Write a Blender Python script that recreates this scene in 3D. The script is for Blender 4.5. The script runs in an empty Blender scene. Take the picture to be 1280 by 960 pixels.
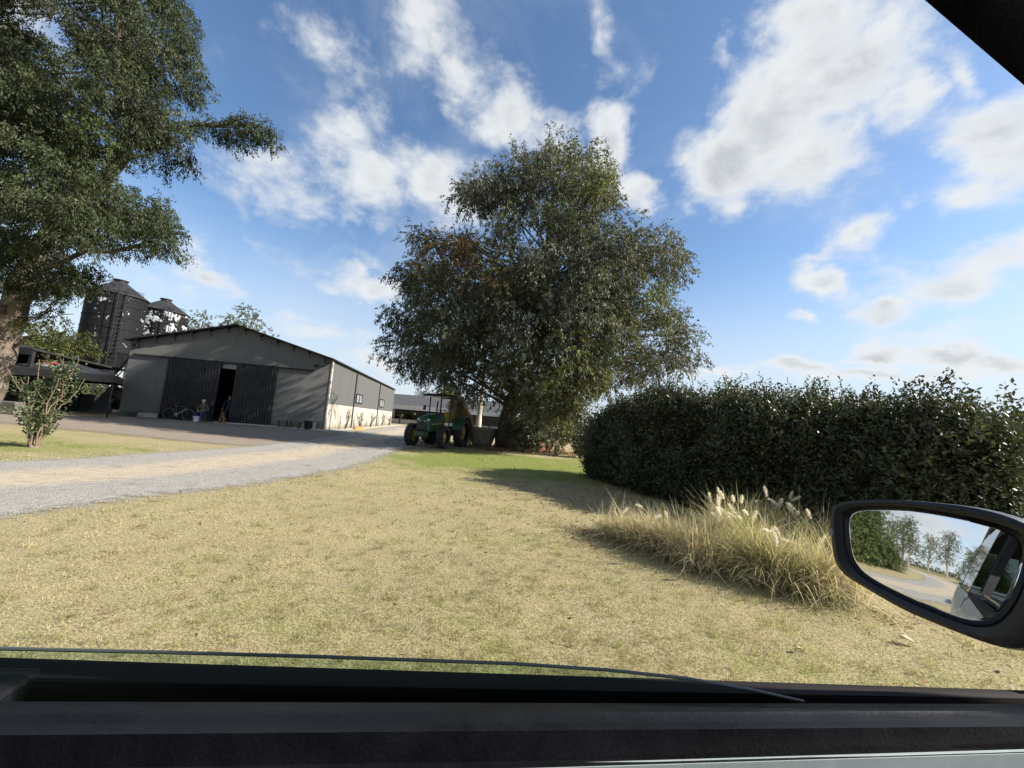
import bpy, bmesh, math, random
import numpy as np
from mathutils import Vector, Matrix
random.seed(7)
rad = math.radians
sc = bpy.context.scene
COL = sc.collection

# ------------------------------------------------------------------ camera
F, H = 480.0, 1.33            # focal length in pixels of the 1280 wide photo, eye height
def _cam(slope=.08, y0=530.5):
    r = math.atan(slope); d = (y0-480)*math.cos(r); p = math.atan(d/F)
    u = np.array([math.sin(r)*math.cos(p), math.cos(r)*math.cos(p), -math.sin(p)])
    f = np.array([0, 0, -1.]); Y = f-f.dot(u)*u; Y /= np.linalg.norm(Y)
    return np.array([np.cross(Y, u), Y, u])
CR = _cam()
def ray(px, py): return CR @ np.array([(px-640)/F, -(py-480)/F, -1.])
def gp(px, py, z=0):
    d = ray(px, py); return np.array([0, 0, H])+d*((z-H)/d[2])
def at(px, py, Y):
    d = ray(px, py); return np.array([0, 0, H])+d*(Y/d[1])
cam = bpy.data.cameras.new('camera'); co = bpy.data.objects.new('camera', cam); COL.objects.link(co)
cam.sensor_width = 36; cam.lens = 36*F/1280; cam.clip_start = .01; cam.clip_end = 6000
M = Matrix([[*CR[i], 0] for i in range(3)]+[[0, 0, 0, 1]]); M.translation = (0, 0, H)
co.matrix_world = M; sc.camera = co

# ------------------------------------------------------------------ sun, exposure
SUN_EL, SUN_AZ = rad(32), rad(-6)           # azimuth measured from +X
sdir = Vector((math.cos(SUN_EL)*math.cos(SUN_AZ), math.cos(SUN_EL)*math.sin(SUN_AZ), math.sin(SUN_EL)))
sl = bpy.data.lights.new('sun', 'SUN'); sl.energy = 5.0; sl.angle = rad(.5); sl.color = (1, .93, .82)
so = bpy.data.objects.new('sun', sl); COL.objects.link(so)
so.rotation_euler = sdir.to_track_quat('Z', 'Y').to_euler(); so.location = (40, 0, 40)
vs = sc.view_settings; vs.view_transform = 'Standard'; vs.look = 'None'; vs.gamma = 1; vs.use_curve_mapping = False
vs.exposure = 1.2
sc.cycles.max_bounces = 8; sc.cycles.transparent_max_bounces = 16; sc.cycles.use_denoising = True

# ------------------------------------------------------------------ world: sky with clouds
class NT:
    def __init__(s, tree): s.t = tree; s.n = tree.nodes; s.l = tree.links
    def add(s, typ, **kw):
        n = s.n.new(typ)
        for k, v in kw.items(): setattr(n, k, v)
        return n
    def put(s, sock, v):
        if isinstance(v, bpy.types.NodeSocket): s.l.new(v, sock)
        elif v is not None: sock.default_value = v
    def math(s, op, a, b=None, c=None, clamp=False):
        n = s.add('ShaderNodeMath', operation=op, use_clamp=clamp)
        for i, v in enumerate((a, b, c)): s.put(n.inputs[i], v)
        return n.outputs[0]
    def vmath(s, op, a, b=None):
        n = s.add('ShaderNodeVectorMath', operation=op)
        s.put(n.inputs[0], a); s.put(n.inputs[1], b)
        return n.outputs['Value'] if op in ('DOT_PRODUCT', 'LENGTH') else n.outputs[0]
    def noise(s, vec, scale, detail=4, rough=.55, dist=0, out='Fac'):
        n = s.add('ShaderNodeTexNoise'); s.put(n.inputs['Vector'], vec)
        n.inputs['Scale'].default_value = scale; n.inputs['Detail'].default_value = detail
        n.inputs['Roughness'].default_value = rough; n.inputs['Distortion'].default_value = dist
        return n.outputs[out]
    def step(s, v, a, b, lo=0, hi=1):
        n = s.add('ShaderNodeMapRange', interpolation_type='SMOOTHSTEP'); s.put(n.inputs[0], v)
        for i, x in zip((1, 2, 3, 4), (a, b, lo, hi)): s.put(n.inputs[i], x)
        return n.outputs[0]
    def mix(s, f, a, b, typ='MIX'):
        n = s.add('ShaderNodeMix', data_type='RGBA', blend_type=typ, clamp_factor=True)
        s.put(n.inputs[0], f); s.put(n.inputs[6], a if not isinstance(a, tuple) else (*a[:3], 1)); s.put(n.inputs[7], b if not isinstance(b, tuple) else (*b[:3], 1))
        return n.outputs[2]

SKY = .085
world = bpy.data.worlds.new('World'); sc.world = world; world.use_nodes = True
w = NT(world.node_tree); w.n.clear()
sky = w.add('ShaderNodeTexSky', sky_type='NISHITA'); sky.sun_disc = False
sky.sun_elevation = SUN_EL; sky.sun_rotation = math.pi/2-SUN_AZ
sky.air_density = 1.0; sky.dust_density = .6; sky.ozone_density = 2.2
tc = w.add('ShaderNodeTexCoord'); D = tc.outputs['Generated']
sx = w.add('ShaderNodeSeparateXYZ'); w.put(sx.inputs[0], D)
KZ = .16
den = w.math('ADD', w.math('MAXIMUM', sx.outputs[2], 0.0), KZ)
cx = w.add('ShaderNodeCombineXYZ'); w.put(cx.inputs[0], w.math('DIVIDE', sx.outputs[0], den)); w.put(cx.inputs[1], w.math('DIVIDE', sx.outputs[1], den))
Q0 = cx.outputs[0]
mpD = w.add('ShaderNodeMapping'); w.put(mpD.inputs[0], D); mpD.inputs['Scale'].default_value = (1, 1, 1.55); DV = mpD.outputs[0]
n1 = w.noise(DV, 3.2, 4, .55, 0, 'Color'); n1 = w.vmath('SUBTRACT', n1, (.5, .5, .5))
sca = w.add('ShaderNodeVectorMath', operation='SCALE'); w.put(sca.inputs[0], n1); sca.inputs['Scale'].default_value = .17
n1b = w.vmath('SUBTRACT', w.noise(DV, 11, 5, .6, 0, 'Color'), (.5, .5, .5)); sca2 = w.add('ShaderNodeVectorMath', operation='SCALE'); w.put(sca2.inputs[0], n1b); sca2.inputs['Scale'].default_value = .085
Q = w.vmath('ADD', w.vmath('ADD', D, sca.outputs[0]), sca2.outputs[0])
def ud(px, py):
    d = ray(px, py); return d/np.linalg.norm(d)
# cloud banks: (centre, half axis, width) as viewing directions out of the photograph, strength
clouds = [
 (400, 70, 34, 62, 42, .66), (438, 150, 30, 58, 44, .68), (470, 228, 48, 45, 48, .72), (545, 225, 42, 40, 44, .86), (590, 245, 35, 20, 38, .75),
 (525, 25, 28, 35, 42, .76), (570, 85, 33, 55, 42, .8), (625, 140, 45, 35, 44, .88), (680, 165, 45, 30, 36, .85),
 (755, 50, 14, 42, 26, .62), (765, 172, 24, 30, 30, 1), (797, 228, 18, 26, 32, 1.05),
 (1005, 122, 88, -28, 84, 1.2), (925, 205, 62, 5, 62, 1.2), (1085, 80, 62, -5, 72, 1.1), (1010, 200, 80, -22, 48, 1.05), (1035, 52, 36, 10, 30, .9), (880, 180, 28, 25, 34, .8), (1130, 130, 40, -20, 50, .8), (1060, 250, 120, 40, 60, .38), (1150, 330, 160, 0, 90, .42), (1180, 420, 160, 0, 50, .48), (330, 280, 130, 50, 60, .34), (905, 60, 18, 14, 20, .55), (1150, 60, 40, 35, 35, .6),
 (1235, 185, 75, 35, 62, 1.1), (1200, 245, 60, 20, 42, 1.0), (1300, 160, 60, 40, 70, 1.0), (1185, 110, 20, 30, 22, .7),
 (1240, 330, 100, -18, 34, 1.1), (1130, 385, 60, -8, 20, 1.0), (1330, 305, 80, -10, 40, 1.1),
 (1085, 288, 34, -12, 28, .8), (1035, 340, 30, 5, 20, .95), (1015, 392, 22, 4, 11, .85), (1030, 318, 40, -6, 12, .6),
 (985, 458, 60, 0, 13, .95), (1110, 440, 60, -4, 16, .95), (1200, 445, 60, 0, 22, 1.05), (1270, 460, 60, 0, 14, 1), (1100, 470, 160, 0, 12, .8), (900, 465, 50, 0, 14, .9),
 (330, 235, 85, 45, 50, .72), (270, 322, 52, 28, 22, .9), (455, 357, 50, 18, 20, .95), (250, 345, 60, 10, 14, .5), (410, 415, 100, 30, 16, .62), (460, 450, 60, 18, 14, .6), (190, 330, 70, 10, 26, .5),
 (-140, 150, 150, 30, 90, .8), (-300, 330, 150, 20, 70, .9), (1600, 120, 160, 30, 110, .9), (640, -350, 200, 60, 120, .7)]
acc = None; thick = None
for (x, y, ax, ay, wd, am) in clouds:
    L = math.hypot(ax, ay); nx, ny = -ay/L, ax/L
    c = ud(x, y); a = (ud(x+ax, y+ay)-ud(x-ax, y-ay))/2*1.75; b = (ud(x+nx*wd, y+ny*wd)-ud(x-nx*wd, y-ny*wd))/2; b = (b-a*np.dot(a, b)/np.dot(a, a))*1.75
    a = a/np.dot(a, a); b = b/np.dot(b, b)
    cv = w.add('ShaderNodeCombineXYZ')
    for i_, q_ in enumerate((a, b)): w.put(cv.inputs[i_], w.math('SUBTRACT', w.vmath('DOT_PRODUCT', Q, tuple(map(float, q_))), float(np.dot(c, q_))))
    w.put(cv.inputs[2], w.math('MULTIPLY', w.math('LESS_THAN', w.vmath('DOT_PRODUCT', D, tuple(map(float, c))), 0.0), 5.0))
    g = w.add('ShaderNodeTexGradient', gradient_type='SPHERICAL'); w.put(g.inputs[0], cv.outputs[0])
    v = w.math('MULTIPLY', g.outputs['Fac'], am)
    acc = v if acc is None else w.math('SMOOTH_MAX', acc, v, .12)
# the banks of cloud behind the viewer and near the horizon
for az, el, wa, we in ((175, 14, .35, .10), (160, 28, .4, .2), (200, 20, .4, .16), (185, 40, .3, .2), (230, 25, .5, .2), (280, 30, .5, .25), (330, 35, .4, .2)):
    d0 = np.array([math.cos(rad(az))*math.cos(rad(el)), math.sin(rad(az))*math.cos(rad(el)), math.sin(rad(el))])
    v = w.math('MULTIPLY', w.step(w.vmath('DISTANCE' if False else 'LENGTH', w.vmath('SUBTRACT', D, tuple(d0))), wa*1.3, 0, 0, 1), .85)
    acc = w.math('SMOOTH_MAX', acc, v, .12)
fb = w.noise(DV, 6.0, 10, .60, .2)
fb2 = w.noise(DV, 17, 7, .62, .3)
dens = w.math('ADD', acc, w.math('MULTIPLY', w.math('SUBTRACT', fb, .5), 1.5))
dens = w.math('ADD', dens, w.math('MULTIPLY', w.math('SUBTRACT', fb2, .5), .55))
mask = w.step(dens, .20, .80)
core = w.step(dens, .7, 1.1)
shade = w.math('MULTIPLY', w.step(acc, .52, .95), w.step(w.math('ADD', fb, w.math('MULTIPLY', w.noise(DV, 5, 5, .55), .6)), .70, 1.0))
cl = w.mix(shade, (4.35, 4.5, 4.6), (2.95, 3.1, 3.25))
wisp = w.math('MULTIPLY', w.step(w.noise(DV, 2.2, 9, .62, .8), .45, .78), .34)
hue = w.add('ShaderNodeHueSaturation'); w.put(hue.inputs['Color'], sky.outputs[0])
hue.inputs['Saturation'].default_value = 1.08; hue.inputs['Value'].default_value = 1.0
base = w.mix(wisp, hue.outputs[0], (4.0, 4.3, 4.7))
# pale vapour low over the horizon
low = w.step(sx.outputs[2], .42, .04, 0, .82)
base = w.mix(low, base, (3.55, 3.95, 4.5))
full = w.mix(w.math('MULTIPLY', mask, .96), base, cl)
bg = w.add('ShaderNodeBackground'); w.put(bg.inputs[0], full); bg.inputs[1].default_value = SKY
wo = w.add('ShaderNodeOutputWorld'); w.l.new(bg.outputs[0], wo.inputs[0])

# ------------------------------------------------------------------ helpers
def tag(o, label=None, cat=None, group=None, kind=None):
    if label: o['label'] = label
    if cat: o['category'] = cat
    if group: o['group'] = group
    if kind: o['kind'] = kind
    return o
def empty(name, loc, rz=0, label=None, cat=None, group=None):
    o = bpy.data.objects.new(name, None); COL.objects.link(o); o.empty_display_size = .2
    o.location = loc; o.rotation_euler = (0, 0, rz)
    return tag(o, label, cat, group)
def copy_tree(o, parent=None):
    c = o.copy(); COL.objects.link(c)
    if parent: c.parent = parent
    for ch in [x for x in bpy.data.objects if x.parent == o]: copy_tree(ch, c)
    return c
def nrm(a):
    a = np.asarray(a, float); return a/np.maximum(np.linalg.norm(a, axis=-1, keepdims=True), 1e-9)

class MB:
    def __init__(s): s.v = []; s.f = []
    def add(s, vs, fs):
        n = len(s.v); s.v += [tuple(map(float, p)) for p in vs]; s.f += [tuple(i+n for i in f) for f in fs]; return s
    def box(s, c, sz, rz=0, ry=0, rx=0):
        m = Matrix.Translation(c) @ Matrix.Rotation(rz, 4, 'Z') @ Matrix.Rotation(ry, 4, 'Y') @ Matrix.Rotation(rx, 4, 'X')
        x, y, z = [q/2 for q in sz]
        vs = [m @ Vector(p) for p in ((-x,-y,-z),(x,-y,-z),(x,y,-z),(-x,y,-z),(-x,-y,z),(x,-y,z),(x,y,z),(-x,y,z))]
        return s.add(vs, [(3,2,1,0),(4,5,6,7),(0,1,5,4),(1,2,6,5),(2,3,7,6),(3,0,4,7)])
    def lohi(s, a, b): return s.box([(p+q)/2 for p, q in zip(a, b)], [abs(q-p) for p, q in zip(a, b)])
    def tube(s, pts, r, n=8, cap=True):
        pts = [Vector(p) for p in pts]; k = len(pts)
        rs = [r]*k if np.isscalar(r) else r
        rings = []; up = Vector((0, 0, 1)); prev = None
        for i, p in enumerate(pts):
            t = (pts[min(i+1, k-1)]-pts[max(i-1, 0)]).normalized()
            if prev is None:
                a = t.cross(up if abs(t.z) < .9 else Vector((1, 0, 0))).normalized()
            else: a = (prev-t*prev.dot(t)).normalized()
            prev = a; b = t.cross(a)
            rings.append([p+(a*math.cos(2*math.pi*j/n)+b*math.sin(2*math.pi*j/n))*rs[i] for j in range(n)])
        vs = [q for R_ in rings for q in R_]
        fs = [(i*n+j, i*n+(j+1) % n, (i+1)*n+(j+1) % n, (i+1)*n+j) for i in range(k-1) for j in range(n)]
        if cap: fs += [tuple(range(n-1, -1, -1)), tuple((k-1)*n+j for j in range(n))]
        return s.add(vs, fs)
    def lathe(s, prof, n=24, c=(0, 0, 0), axis='Z', cap=True):
        vs = []
        for r, z in prof:
            for j in range(n):
                a = 2*math.pi*j/n; p = (r*math.cos(a), r*math.sin(a), z)
                if axis == 'Y': p = (p[0], p[2], p[1])
                if axis == 'X': p = (p[2], p[0], p[1])
                vs.append((p[0]+c[0], p[1]+c[1], p[2]+c[2]))
        k = len(prof)
        fs = [(i*n+j, i*n+(j+1) % n, (i+1)*n+(j+1) % n, (i+1)*n+j) for i in range(k-1) for j in range(n)]
        if cap: fs += [tuple(range(n-1, -1, -1)), tuple((k-1)*n+j for j in range(n))]
        return s.add(vs, fs)
    def loft(s, rings, closed=True, cap=True):
        n = len(rings[0]); vs = [p for r in rings for p in r]; k = len(rings); m = n if closed else n-1
        fs = [(i*n+j, i*n+(j+1) % n, (i+1)*n+(j+1) % n, (i+1)*n+j) for i in range(k-1) for j in range(m)]
        if cap and closed: fs += [tuple(range(n-1, -1, -1)), tuple((k-1)*n+j for j in range(n))]
        return s.add(vs, fs)
    def prism(s, poly, v):               # polygon of 3D points pushed along v
        n = len(poly); v = np.array(v); vs = [np.array(p) for p in poly]+[np.array(p)+v for p in poly]
        return s.add(vs, [tuple(range(n-1, -1, -1)), tuple(range(n, 2*n))]+[(i, (i+1) % n, n+(i+1) % n, n+i) for i in range(n)])
    def blob(s, c, r, u=10, v=7):
        pr = [(math.sin(math.pi*i/v), -math.cos(math.pi*i/v)) for i in range(v+1)]; n0 = len(s.v)
        s.lathe([(max(a, .02), b) for a, b in pr], u)
        for i in range(n0, len(s.v)):
            p = s.v[i]; s.v[i] = (p[0]*r[0]+c[0], p[1]*r[1]+c[1], p[2]*r[2]+c[2])
        return s
    def build(s, name, m, parent=None, smooth=False, bevel=0, seg=2):
        me = bpy.data.meshes.new(name); me.from_pydata(s.v, [], s.f); 
        bm = bmesh.new(); bm.from_mesh(me); bmesh.ops.recalc_face_normals(bm, faces=bm.faces); bm.to_mesh(me); bm.free()
        o = bpy.data.objects.new(name, me); COL.objects.link(o); me.materials.append(m)
        if parent: o.parent = parent
        if smooth:
            me.polygons.foreach_set('use_smooth', [True]*len(me.polygons))
            e = o.modifiers.new('split', 'EDGE_SPLIT'); e.split_angle = rad(42)
        if bevel:
            b = o.modifiers.new('bevel', 'BEVEL'); b.width = bevel; b.segments = seg; b.limit_method = 'ANGLE'; b.angle_limit = rad(40)
        return o

def npmesh(name, verts, quads, mat, parent=None, col=None, smooth=False, k=4):
    me = bpy.data.meshes.new(name); verts = np.asarray(verts, np.float32); quads = np.asarray(quads, np.int32)
    me.vertices.add(len(verts)); me.vertices.foreach_set('co', verts.ravel())
    me.loops.add(quads.size); me.loops.foreach_set('vertex_index', quads.ravel())
    me.polygons.add(len(quads)); me.polygons.foreach_set('loop_start', np.arange(len(quads), dtype=np.int32)*k)
    if smooth: me.polygons.foreach_set('use_smooth', np.ones(len(quads), bool))
    me.update(); me.validate()
    if col is not None:
        a = me.attributes.new('col', 'FLOAT_COLOR', 'POINT')
        c4 = np.ones((len(verts), 4), np.float32); c4[:, :3] = col; a.data.foreach_set('color', c4.ravel())
    o = bpy.data.objects.new(name, me); COL.objects.link(o); me.materials.append(mat)
    if parent: o.parent = parent
    return o
def leaf_quads(P, Dr, L, W, rng, fold=.45):
    Dr = nrm(Dr); S = nrm(np.cross(Dr, rng.normal(size=P.shape)))*(np.asarray(W).reshape(-1, 1)/2); T = Dr*np.asarray(L).reshape(-1, 1)
    V = np.stack([P, P+T*fold+S, P+T, P+T*fold-S], 1).reshape(-1, 3)
    return V, np.arange(len(V)).reshape(-1, 4)

# ------------------------------------------------------------------ materials
def newmat(name):
    m = bpy.data.materials.new(name); m.use_nodes = True; t = NT(m.node_tree)
    return m, t, t.n['Principled BSDF'], t.n['Material Output']
def plain(name, c, rough=.6, metal=0, spec=.5, var=.15, scale=3, bump=0, bscale=60, stretch=None):
    m, t, b, o = newmat(name); tc = t.add('ShaderNodeTexCoord'); v = tc.outputs['Object']
    if stretch:
        mp = t.add('ShaderNodeMapping'); t.put(mp.inputs[0], v); mp.inputs['Scale'].default_value = stretch; v = mp.outputs[0]
    f = t.noise(v, scale, 6, .6)
    t.put(b.inputs['Base Color'], t.mix(t.step(f, .3, .7), tuple(x*(1-var) for x in c), tuple(min(1, x*(1+var)) for x in c)))
    t.put(b.inputs['Roughness'], t.step(f, .2, .8, max(rough-.08, .02), min(rough+.08, 1))); b.inputs['Metallic'].default_value = metal
    b.inputs['Specular IOR Level'].default_value = spec
    if bump:
        bp = t.add('ShaderNodeBump'); bp.inputs['Strength'].default_value = bump; bp.inputs['Distance'].default_value = .02
        t.put(bp.inputs['Height'], t.noise(v, bscale, 5, .6)); t.put(b.inputs['Normal'], bp.outputs[0])
    return m
def leafmat(name, rough=.45, trans=.28, spec=.4, tint=(1.25, 1.25, .55)):
    m, t, b, o = newmat(name)
    a = t.add('ShaderNodeAttribute', attribute_name='col'); c = a.outputs['Color']
    t.put(b.inputs['Base Color'], c); b.inputs['Roughness'].default_value = rough; b.inputs['Specular IOR Level'].default_value = spec
    tr = t.add('ShaderNodeBsdfTranslucent'); t.put(tr.inputs[0], t.mix(1.0, c, tint, 'MULTIPLY'))
    mx = t.add('ShaderNodeMixShader'); mx.inputs[0].default_value = trans
    t.l.new(b.outputs[0], mx.inputs[1]); t.l.new(tr.outputs[0], mx.inputs[2]); t.l.new(mx.outputs[0], o.inputs[0])
    return m
def stained(name, c, dark, amount=.5, sx_=1.2, sz=.12, rough=.8, dirt=(.1, .085, .06), grime=0):
    """plaster or sheet with rain streaks running down and grime near the foot"""
    m, t, b, o = newmat(name); tc = t.add('ShaderNodeTexCoord'); v = tc.outputs['Object']
    mp = t.add('ShaderNodeMapping'); t.put(mp.inputs[0], v); mp.inputs['Scale'].default_value = (sx_, sx_, sz)
    s1 = t.noise(mp.outputs[0], 1.6, 7, .65); s2 = t.noise(v, .7, 5, .6); s3 = t.noise(v, 9, 5, .7)
    f = t.math('MULTIPLY', t.step(s1, .5, .68), t.step(s2, .35, .65))
    col = t.mix(t.step(s3, .3, .7), tuple(x*.9 for x in c), tuple(min(x*1.1, 1) for x in c))
    col = t.mix(t.math('MULTIPLY', f, amount), col, dark)
    if grime:
        sp = t.add('ShaderNodeSeparateXYZ'); t.put(sp.inputs[0], v)
        g = t.step(t.math('ADD', sp.outputs[2], t.math('MULTIPLY', t.math('SUBTRACT', s1, .5), 1.6)), grime, 0, 0, .75)
        col = t.mix(g, col, dirt)
    t.put(b.inputs['Base Color'], col); b.inputs['Roughness'].default_value = rough
    bp = t.add('ShaderNodeBump'); bp.inputs['Strength'].default_value = .15; bp.inputs['Distance'].default_value = .01
    t.put(bp.inputs['Height'], s3); t.put(b.inputs['Normal'], bp.outputs[0])
    return m

M_black = plain('black paint', (.016, .017, .019), .5, var=.3)
M_iron = plain('dark steel', (.018, .0185, .02), .6, .1, .3, .3)
M_steel = plain('galvanised steel', (.35, .36, .37), .45, .6)
M_bark = plain('bark', (.085, .065, .048), .9, var=.45, scale=5, bump=.9, bscale=14, stretch=(3, 3, .6))
M_palebark = plain('pale bark', (.42, .38, .31), .85, var=.25, scale=3, bump=.4, bscale=12, stretch=(2, 2, .5))
M_greybark = plain('grey bark', (.15, .13, .11), .9, var=.3)
M_twig = plain('twig', (.16, .12, .085), .9, var=.3)
M_leaf = leafmat('leaf', .55, .28, .25); M_gloss = leafmat('glossy leaf', .45, .14, .32); M_dry = leafmat('dry blade', .7, .42, .2, (1.1, 1.05, .8))
M_fluff = leafmat('seed fluff', .9, .55, .1, (1, 1, .95))

# ------------------------------------------------------------------ ground
def vnoise(x, y, s, seed=0):
    """smooth value noise on arrays"""
    r = np.random.default_rng(seed); g = r.random((257, 257)); x = np.asarray(x)*s+100; y = np.asarray(y)*s+100
    xi = np.floor(x).astype(int); yi = np.floor(y).astype(int); fx = x-xi; fy = y-yi
    fx = fx*fx*(3-2*fx); fy = fy*fy*(3-2*fy); A = lambda i, j: g[(xi+i) % 257, (yi+j) % 257]
    return (A(0,0)*(1-fx)+A(1,0)*fx)*(1-fy)+(A(0,1)*(1-fx)+A(1,1)*fx)*fy
def fbm(x, y, s, seed=0, o=4): return sum(vnoise(x, y, s*2**k, seed+k)*.5**k for k in range(o))/sum(.5**k for k in range(o))
def greenness(x, y):
    """how green the lawn is at a place: a fresh patch under the big tree, dry elsewhere"""
    g = 1.25*np.exp(-(((x-.2)/4.8)**2+((y-13.6)/4.4)**2)) + .12*np.exp(-(((x-3)/3.5)**2+((y-4)/2.5)**2)) + .45*np.exp(-(((x+12)/5)**2+((y-9)/3)**2))
    return np.clip(g+(fbm(x, y, .55, 3)-.5)*.85+(fbm(x, y, 2.8, 13)-.5)*.9+.11, 0, 1)
m, t, b, o = newmat('lawn'); geo = t.add('ShaderNodeNewGeometry'); P_ = geo.outputs['Position']
nA = t.noise(P_, .55, 5, .6); nB = t.noise(P_, 5, 6, .7); nC = t.noise(P_, 70, 4, .7); nD = t.noise(P_, 260, 2, .6)
at_ = t.add('ShaderNodeAttribute', attribute_name='col'); spg = t.add('ShaderNodeSeparateColor'); t.put(spg.inputs[0], at_.outputs['Color'])
dry = t.mix(t.step(nC, .32, .68), (.16, .135, .072), (.49, .425, .25))
grn = t.mix(t.step(nC, .3, .7), (.09, .12, .025), (.26, .30, .08))
gf = t.math('ADD', spg.outputs[0], t.math('MULTIPLY', t.math('SUBTRACT', nB, .5), .7))
c = t.mix(t.step(gf, .3, 1.0), dry, grn)
c = t.mix(t.step(t.noise(P_, 1.7, 6, .7), .6, .76, 0, .5), c, (.25, .18, .11))
c = t.mix(t.step(nD, .35, .65, 0, .28), c, (.1, .08, .045))
c = t.mix(spg.outputs[1], c, t.mix(nC, (.05, .06, .02), (.13, .13, .05)))
t.put(b.inputs['Base Color'], c); b.inputs['Roughness'].default_value = .95; b.inputs['Specular IOR Level'].default_value = .1
bp = t.add('ShaderNodeBump'); bp.inputs['Strength'].default_value = .5; bp.inputs['Distance'].default_value = .02
t.put(bp.inputs['Height'], t.math('ADD', nC, t.math('MULTIPLY', nD, .6))); t.put(b.inputs['Normal'], bp.outputs[0]); M_lawn = m
rr = np.concatenate([[.0], np.geomspace(.6, 3000, 150)]); NA = 160
aa = np.linspace(0, 2*math.pi, NA, endpoint=False); RX = np.outer(rr, np.cos(aa)); RY = np.outer(rr, np.sin(aa))
RZ = (fbm(RX, RY, .5, 11)-.5)*.05*np.exp(-rr/30)[:, None]*np.clip(rr/3, 0, 1)[:, None]-.02
i, j = np.meshgrid(np.arange(len(rr)-1), np.arange(NA), indexing='ij'); jn = (j+1) % NA
gcol = np.zeros((RX.size, 3)); gcol[:, 0] = greenness(RX.ravel(), RY.ravel()); gcol[:, 1] = np.clip((np.hypot(RX, RY).ravel()-60)/80, 0, .9)
g = npmesh('ground', np.stack([RX, RY, RZ], -1).reshape(-1, 3), np.stack([i*NA+j, (i+1)*NA+j, (i+1)*NA+jn, i*NA+jn], -1).reshape(-1, 4), M_lawn, col=gcol, smooth=True)
tag(g, kind='structure')

def edgemat(name, c1, c2, c3, bands, speck=90, strength=.6):
    """gravel or dirt that thins out raggedly towards the verge (attribute col: r across, g edge)"""
    m, t, b, o = newmat(name); geo = t.add('ShaderNodeNewGeometry'); P_ = geo.outputs['Position']
    a = t.add('ShaderNodeAttribute', attribute_name='col'); s = t.add('ShaderNodeSeparateColor'); t.put(s.inputs[0], a.outputs['Color'])
    n1 = t.noise(P_, .8, 5, .6); n2 = t.noise(P_, speck, 3, .75); n3 = t.noise(P_, 7, 5, .65)
    vor = t.add('ShaderNodeTexVoronoi'); t.put(vor.inputs['Vector'], P_); vor.inputs['Scale'].default_value = 45
    n4 = t.noise(P_, 22, 4, .7); c = t.mix(t.step(t.math('ADD', t.math('MULTIPLY', n2, .6), t.math('MULTIPLY', n4, .4)), .34, .66), c1, c2)
    if bands:
        u = t.math('ADD', s.outputs[0], t.math('MULTIPLY', t.math('SUBTRACT', n1, .5), .22))
        w1 = t.math('MULTIPLY', t.step(u, bands[0], bands[0]+.13), t.step(u, bands[1]+.1, bands[1]-.04))
        c = t.mix(t.math('MULTIPLY', w1, t.step(n3, .25, .5, .35, .95)), c, t.mix(n2, tuple(x*.75 for x in c3), tuple(min(1, x*1.2) for x in c3)))
    else:
        c = t.mix(t.step(n1, .42, .62), c, t.mix(n2, tuple(x*.7 for x in c3), tuple(x*1.25 for x in c3)))
    t.put(b.inputs['Base Color'], t.mix(t.math('ADD', t.step(n3, .3, .75, .25, 0), t.step(t.noise(P_, 1.9, 6, .7), .52, .72, 0, .4)), c, (.10, .09, .08))); b.inputs['Roughness'].default_value = .95; b.inputs['Specular IOR Level'].default_value = .15
    bp = t.add('ShaderNodeBump'); bp.inputs['Strength'].default_value = strength; bp.inputs['Distance'].default_value = .02
    t.put(bp.inputs['Height'], t.math('ADD', t.math('MULTIPLY', n3, .6), t.math('ADD', vor.outputs['Distance'], n2))); t.put(b.inputs['Normal'], bp.outputs[0])
    tr = t.add('ShaderNodeBsdfTransparent'); mx = t.add('ShaderNodeMixShader')
    e = t.math('ADD', s.outputs[1], t.math('ADD', t.math('MULTIPLY', t.math('SUBTRACT', n3, .5), 1.1), t.math('ADD', t.math('MULTIPLY', t.math('SUBTRACT', n2, .5), 1.6), t.math('MULTIPLY', t.math('SUBTRACT', n1, .5), .9))))
    t.put(mx.inputs[0], t.step(e, .22, .72)); t.l.new(tr.outputs[0], mx.inputs[1]); t.l.new(b.outputs[0], mx.inputs[2]); t.l.new(mx.outputs[0], o.inputs[0])
    return m
M_pebble = plain('pebble', (.20, .195, .18), .9, var=.45, scale=14)
def ground_z(x, y):
    r = np.hypot(x, y); return (fbm(x, y, .5, 11)-.5)*.05*np.exp(-r/30)*np.clip(r/3, 0, 1)-.02
def spline(pts, n):
    pts = np.array(pts, float); k = len(pts); P = np.vstack([2*pts[0]-pts[1], pts, 2*pts[-1]-pts[-2]]); out = []
    for i in range(k-1):
        p0, p1, p2, p3 = P[i:i+4]
        for u in np.linspace(0, 1, n, endpoint=False):
            out.append(.5*((2*p1)+(-p0+p2)*u+(2*p0-5*p1+4*p2-p3)*u*u+(-p0+3*p1-3*p2+p3)*u**3))
    out.append(pts[-1]); return np.array(out)
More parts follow.
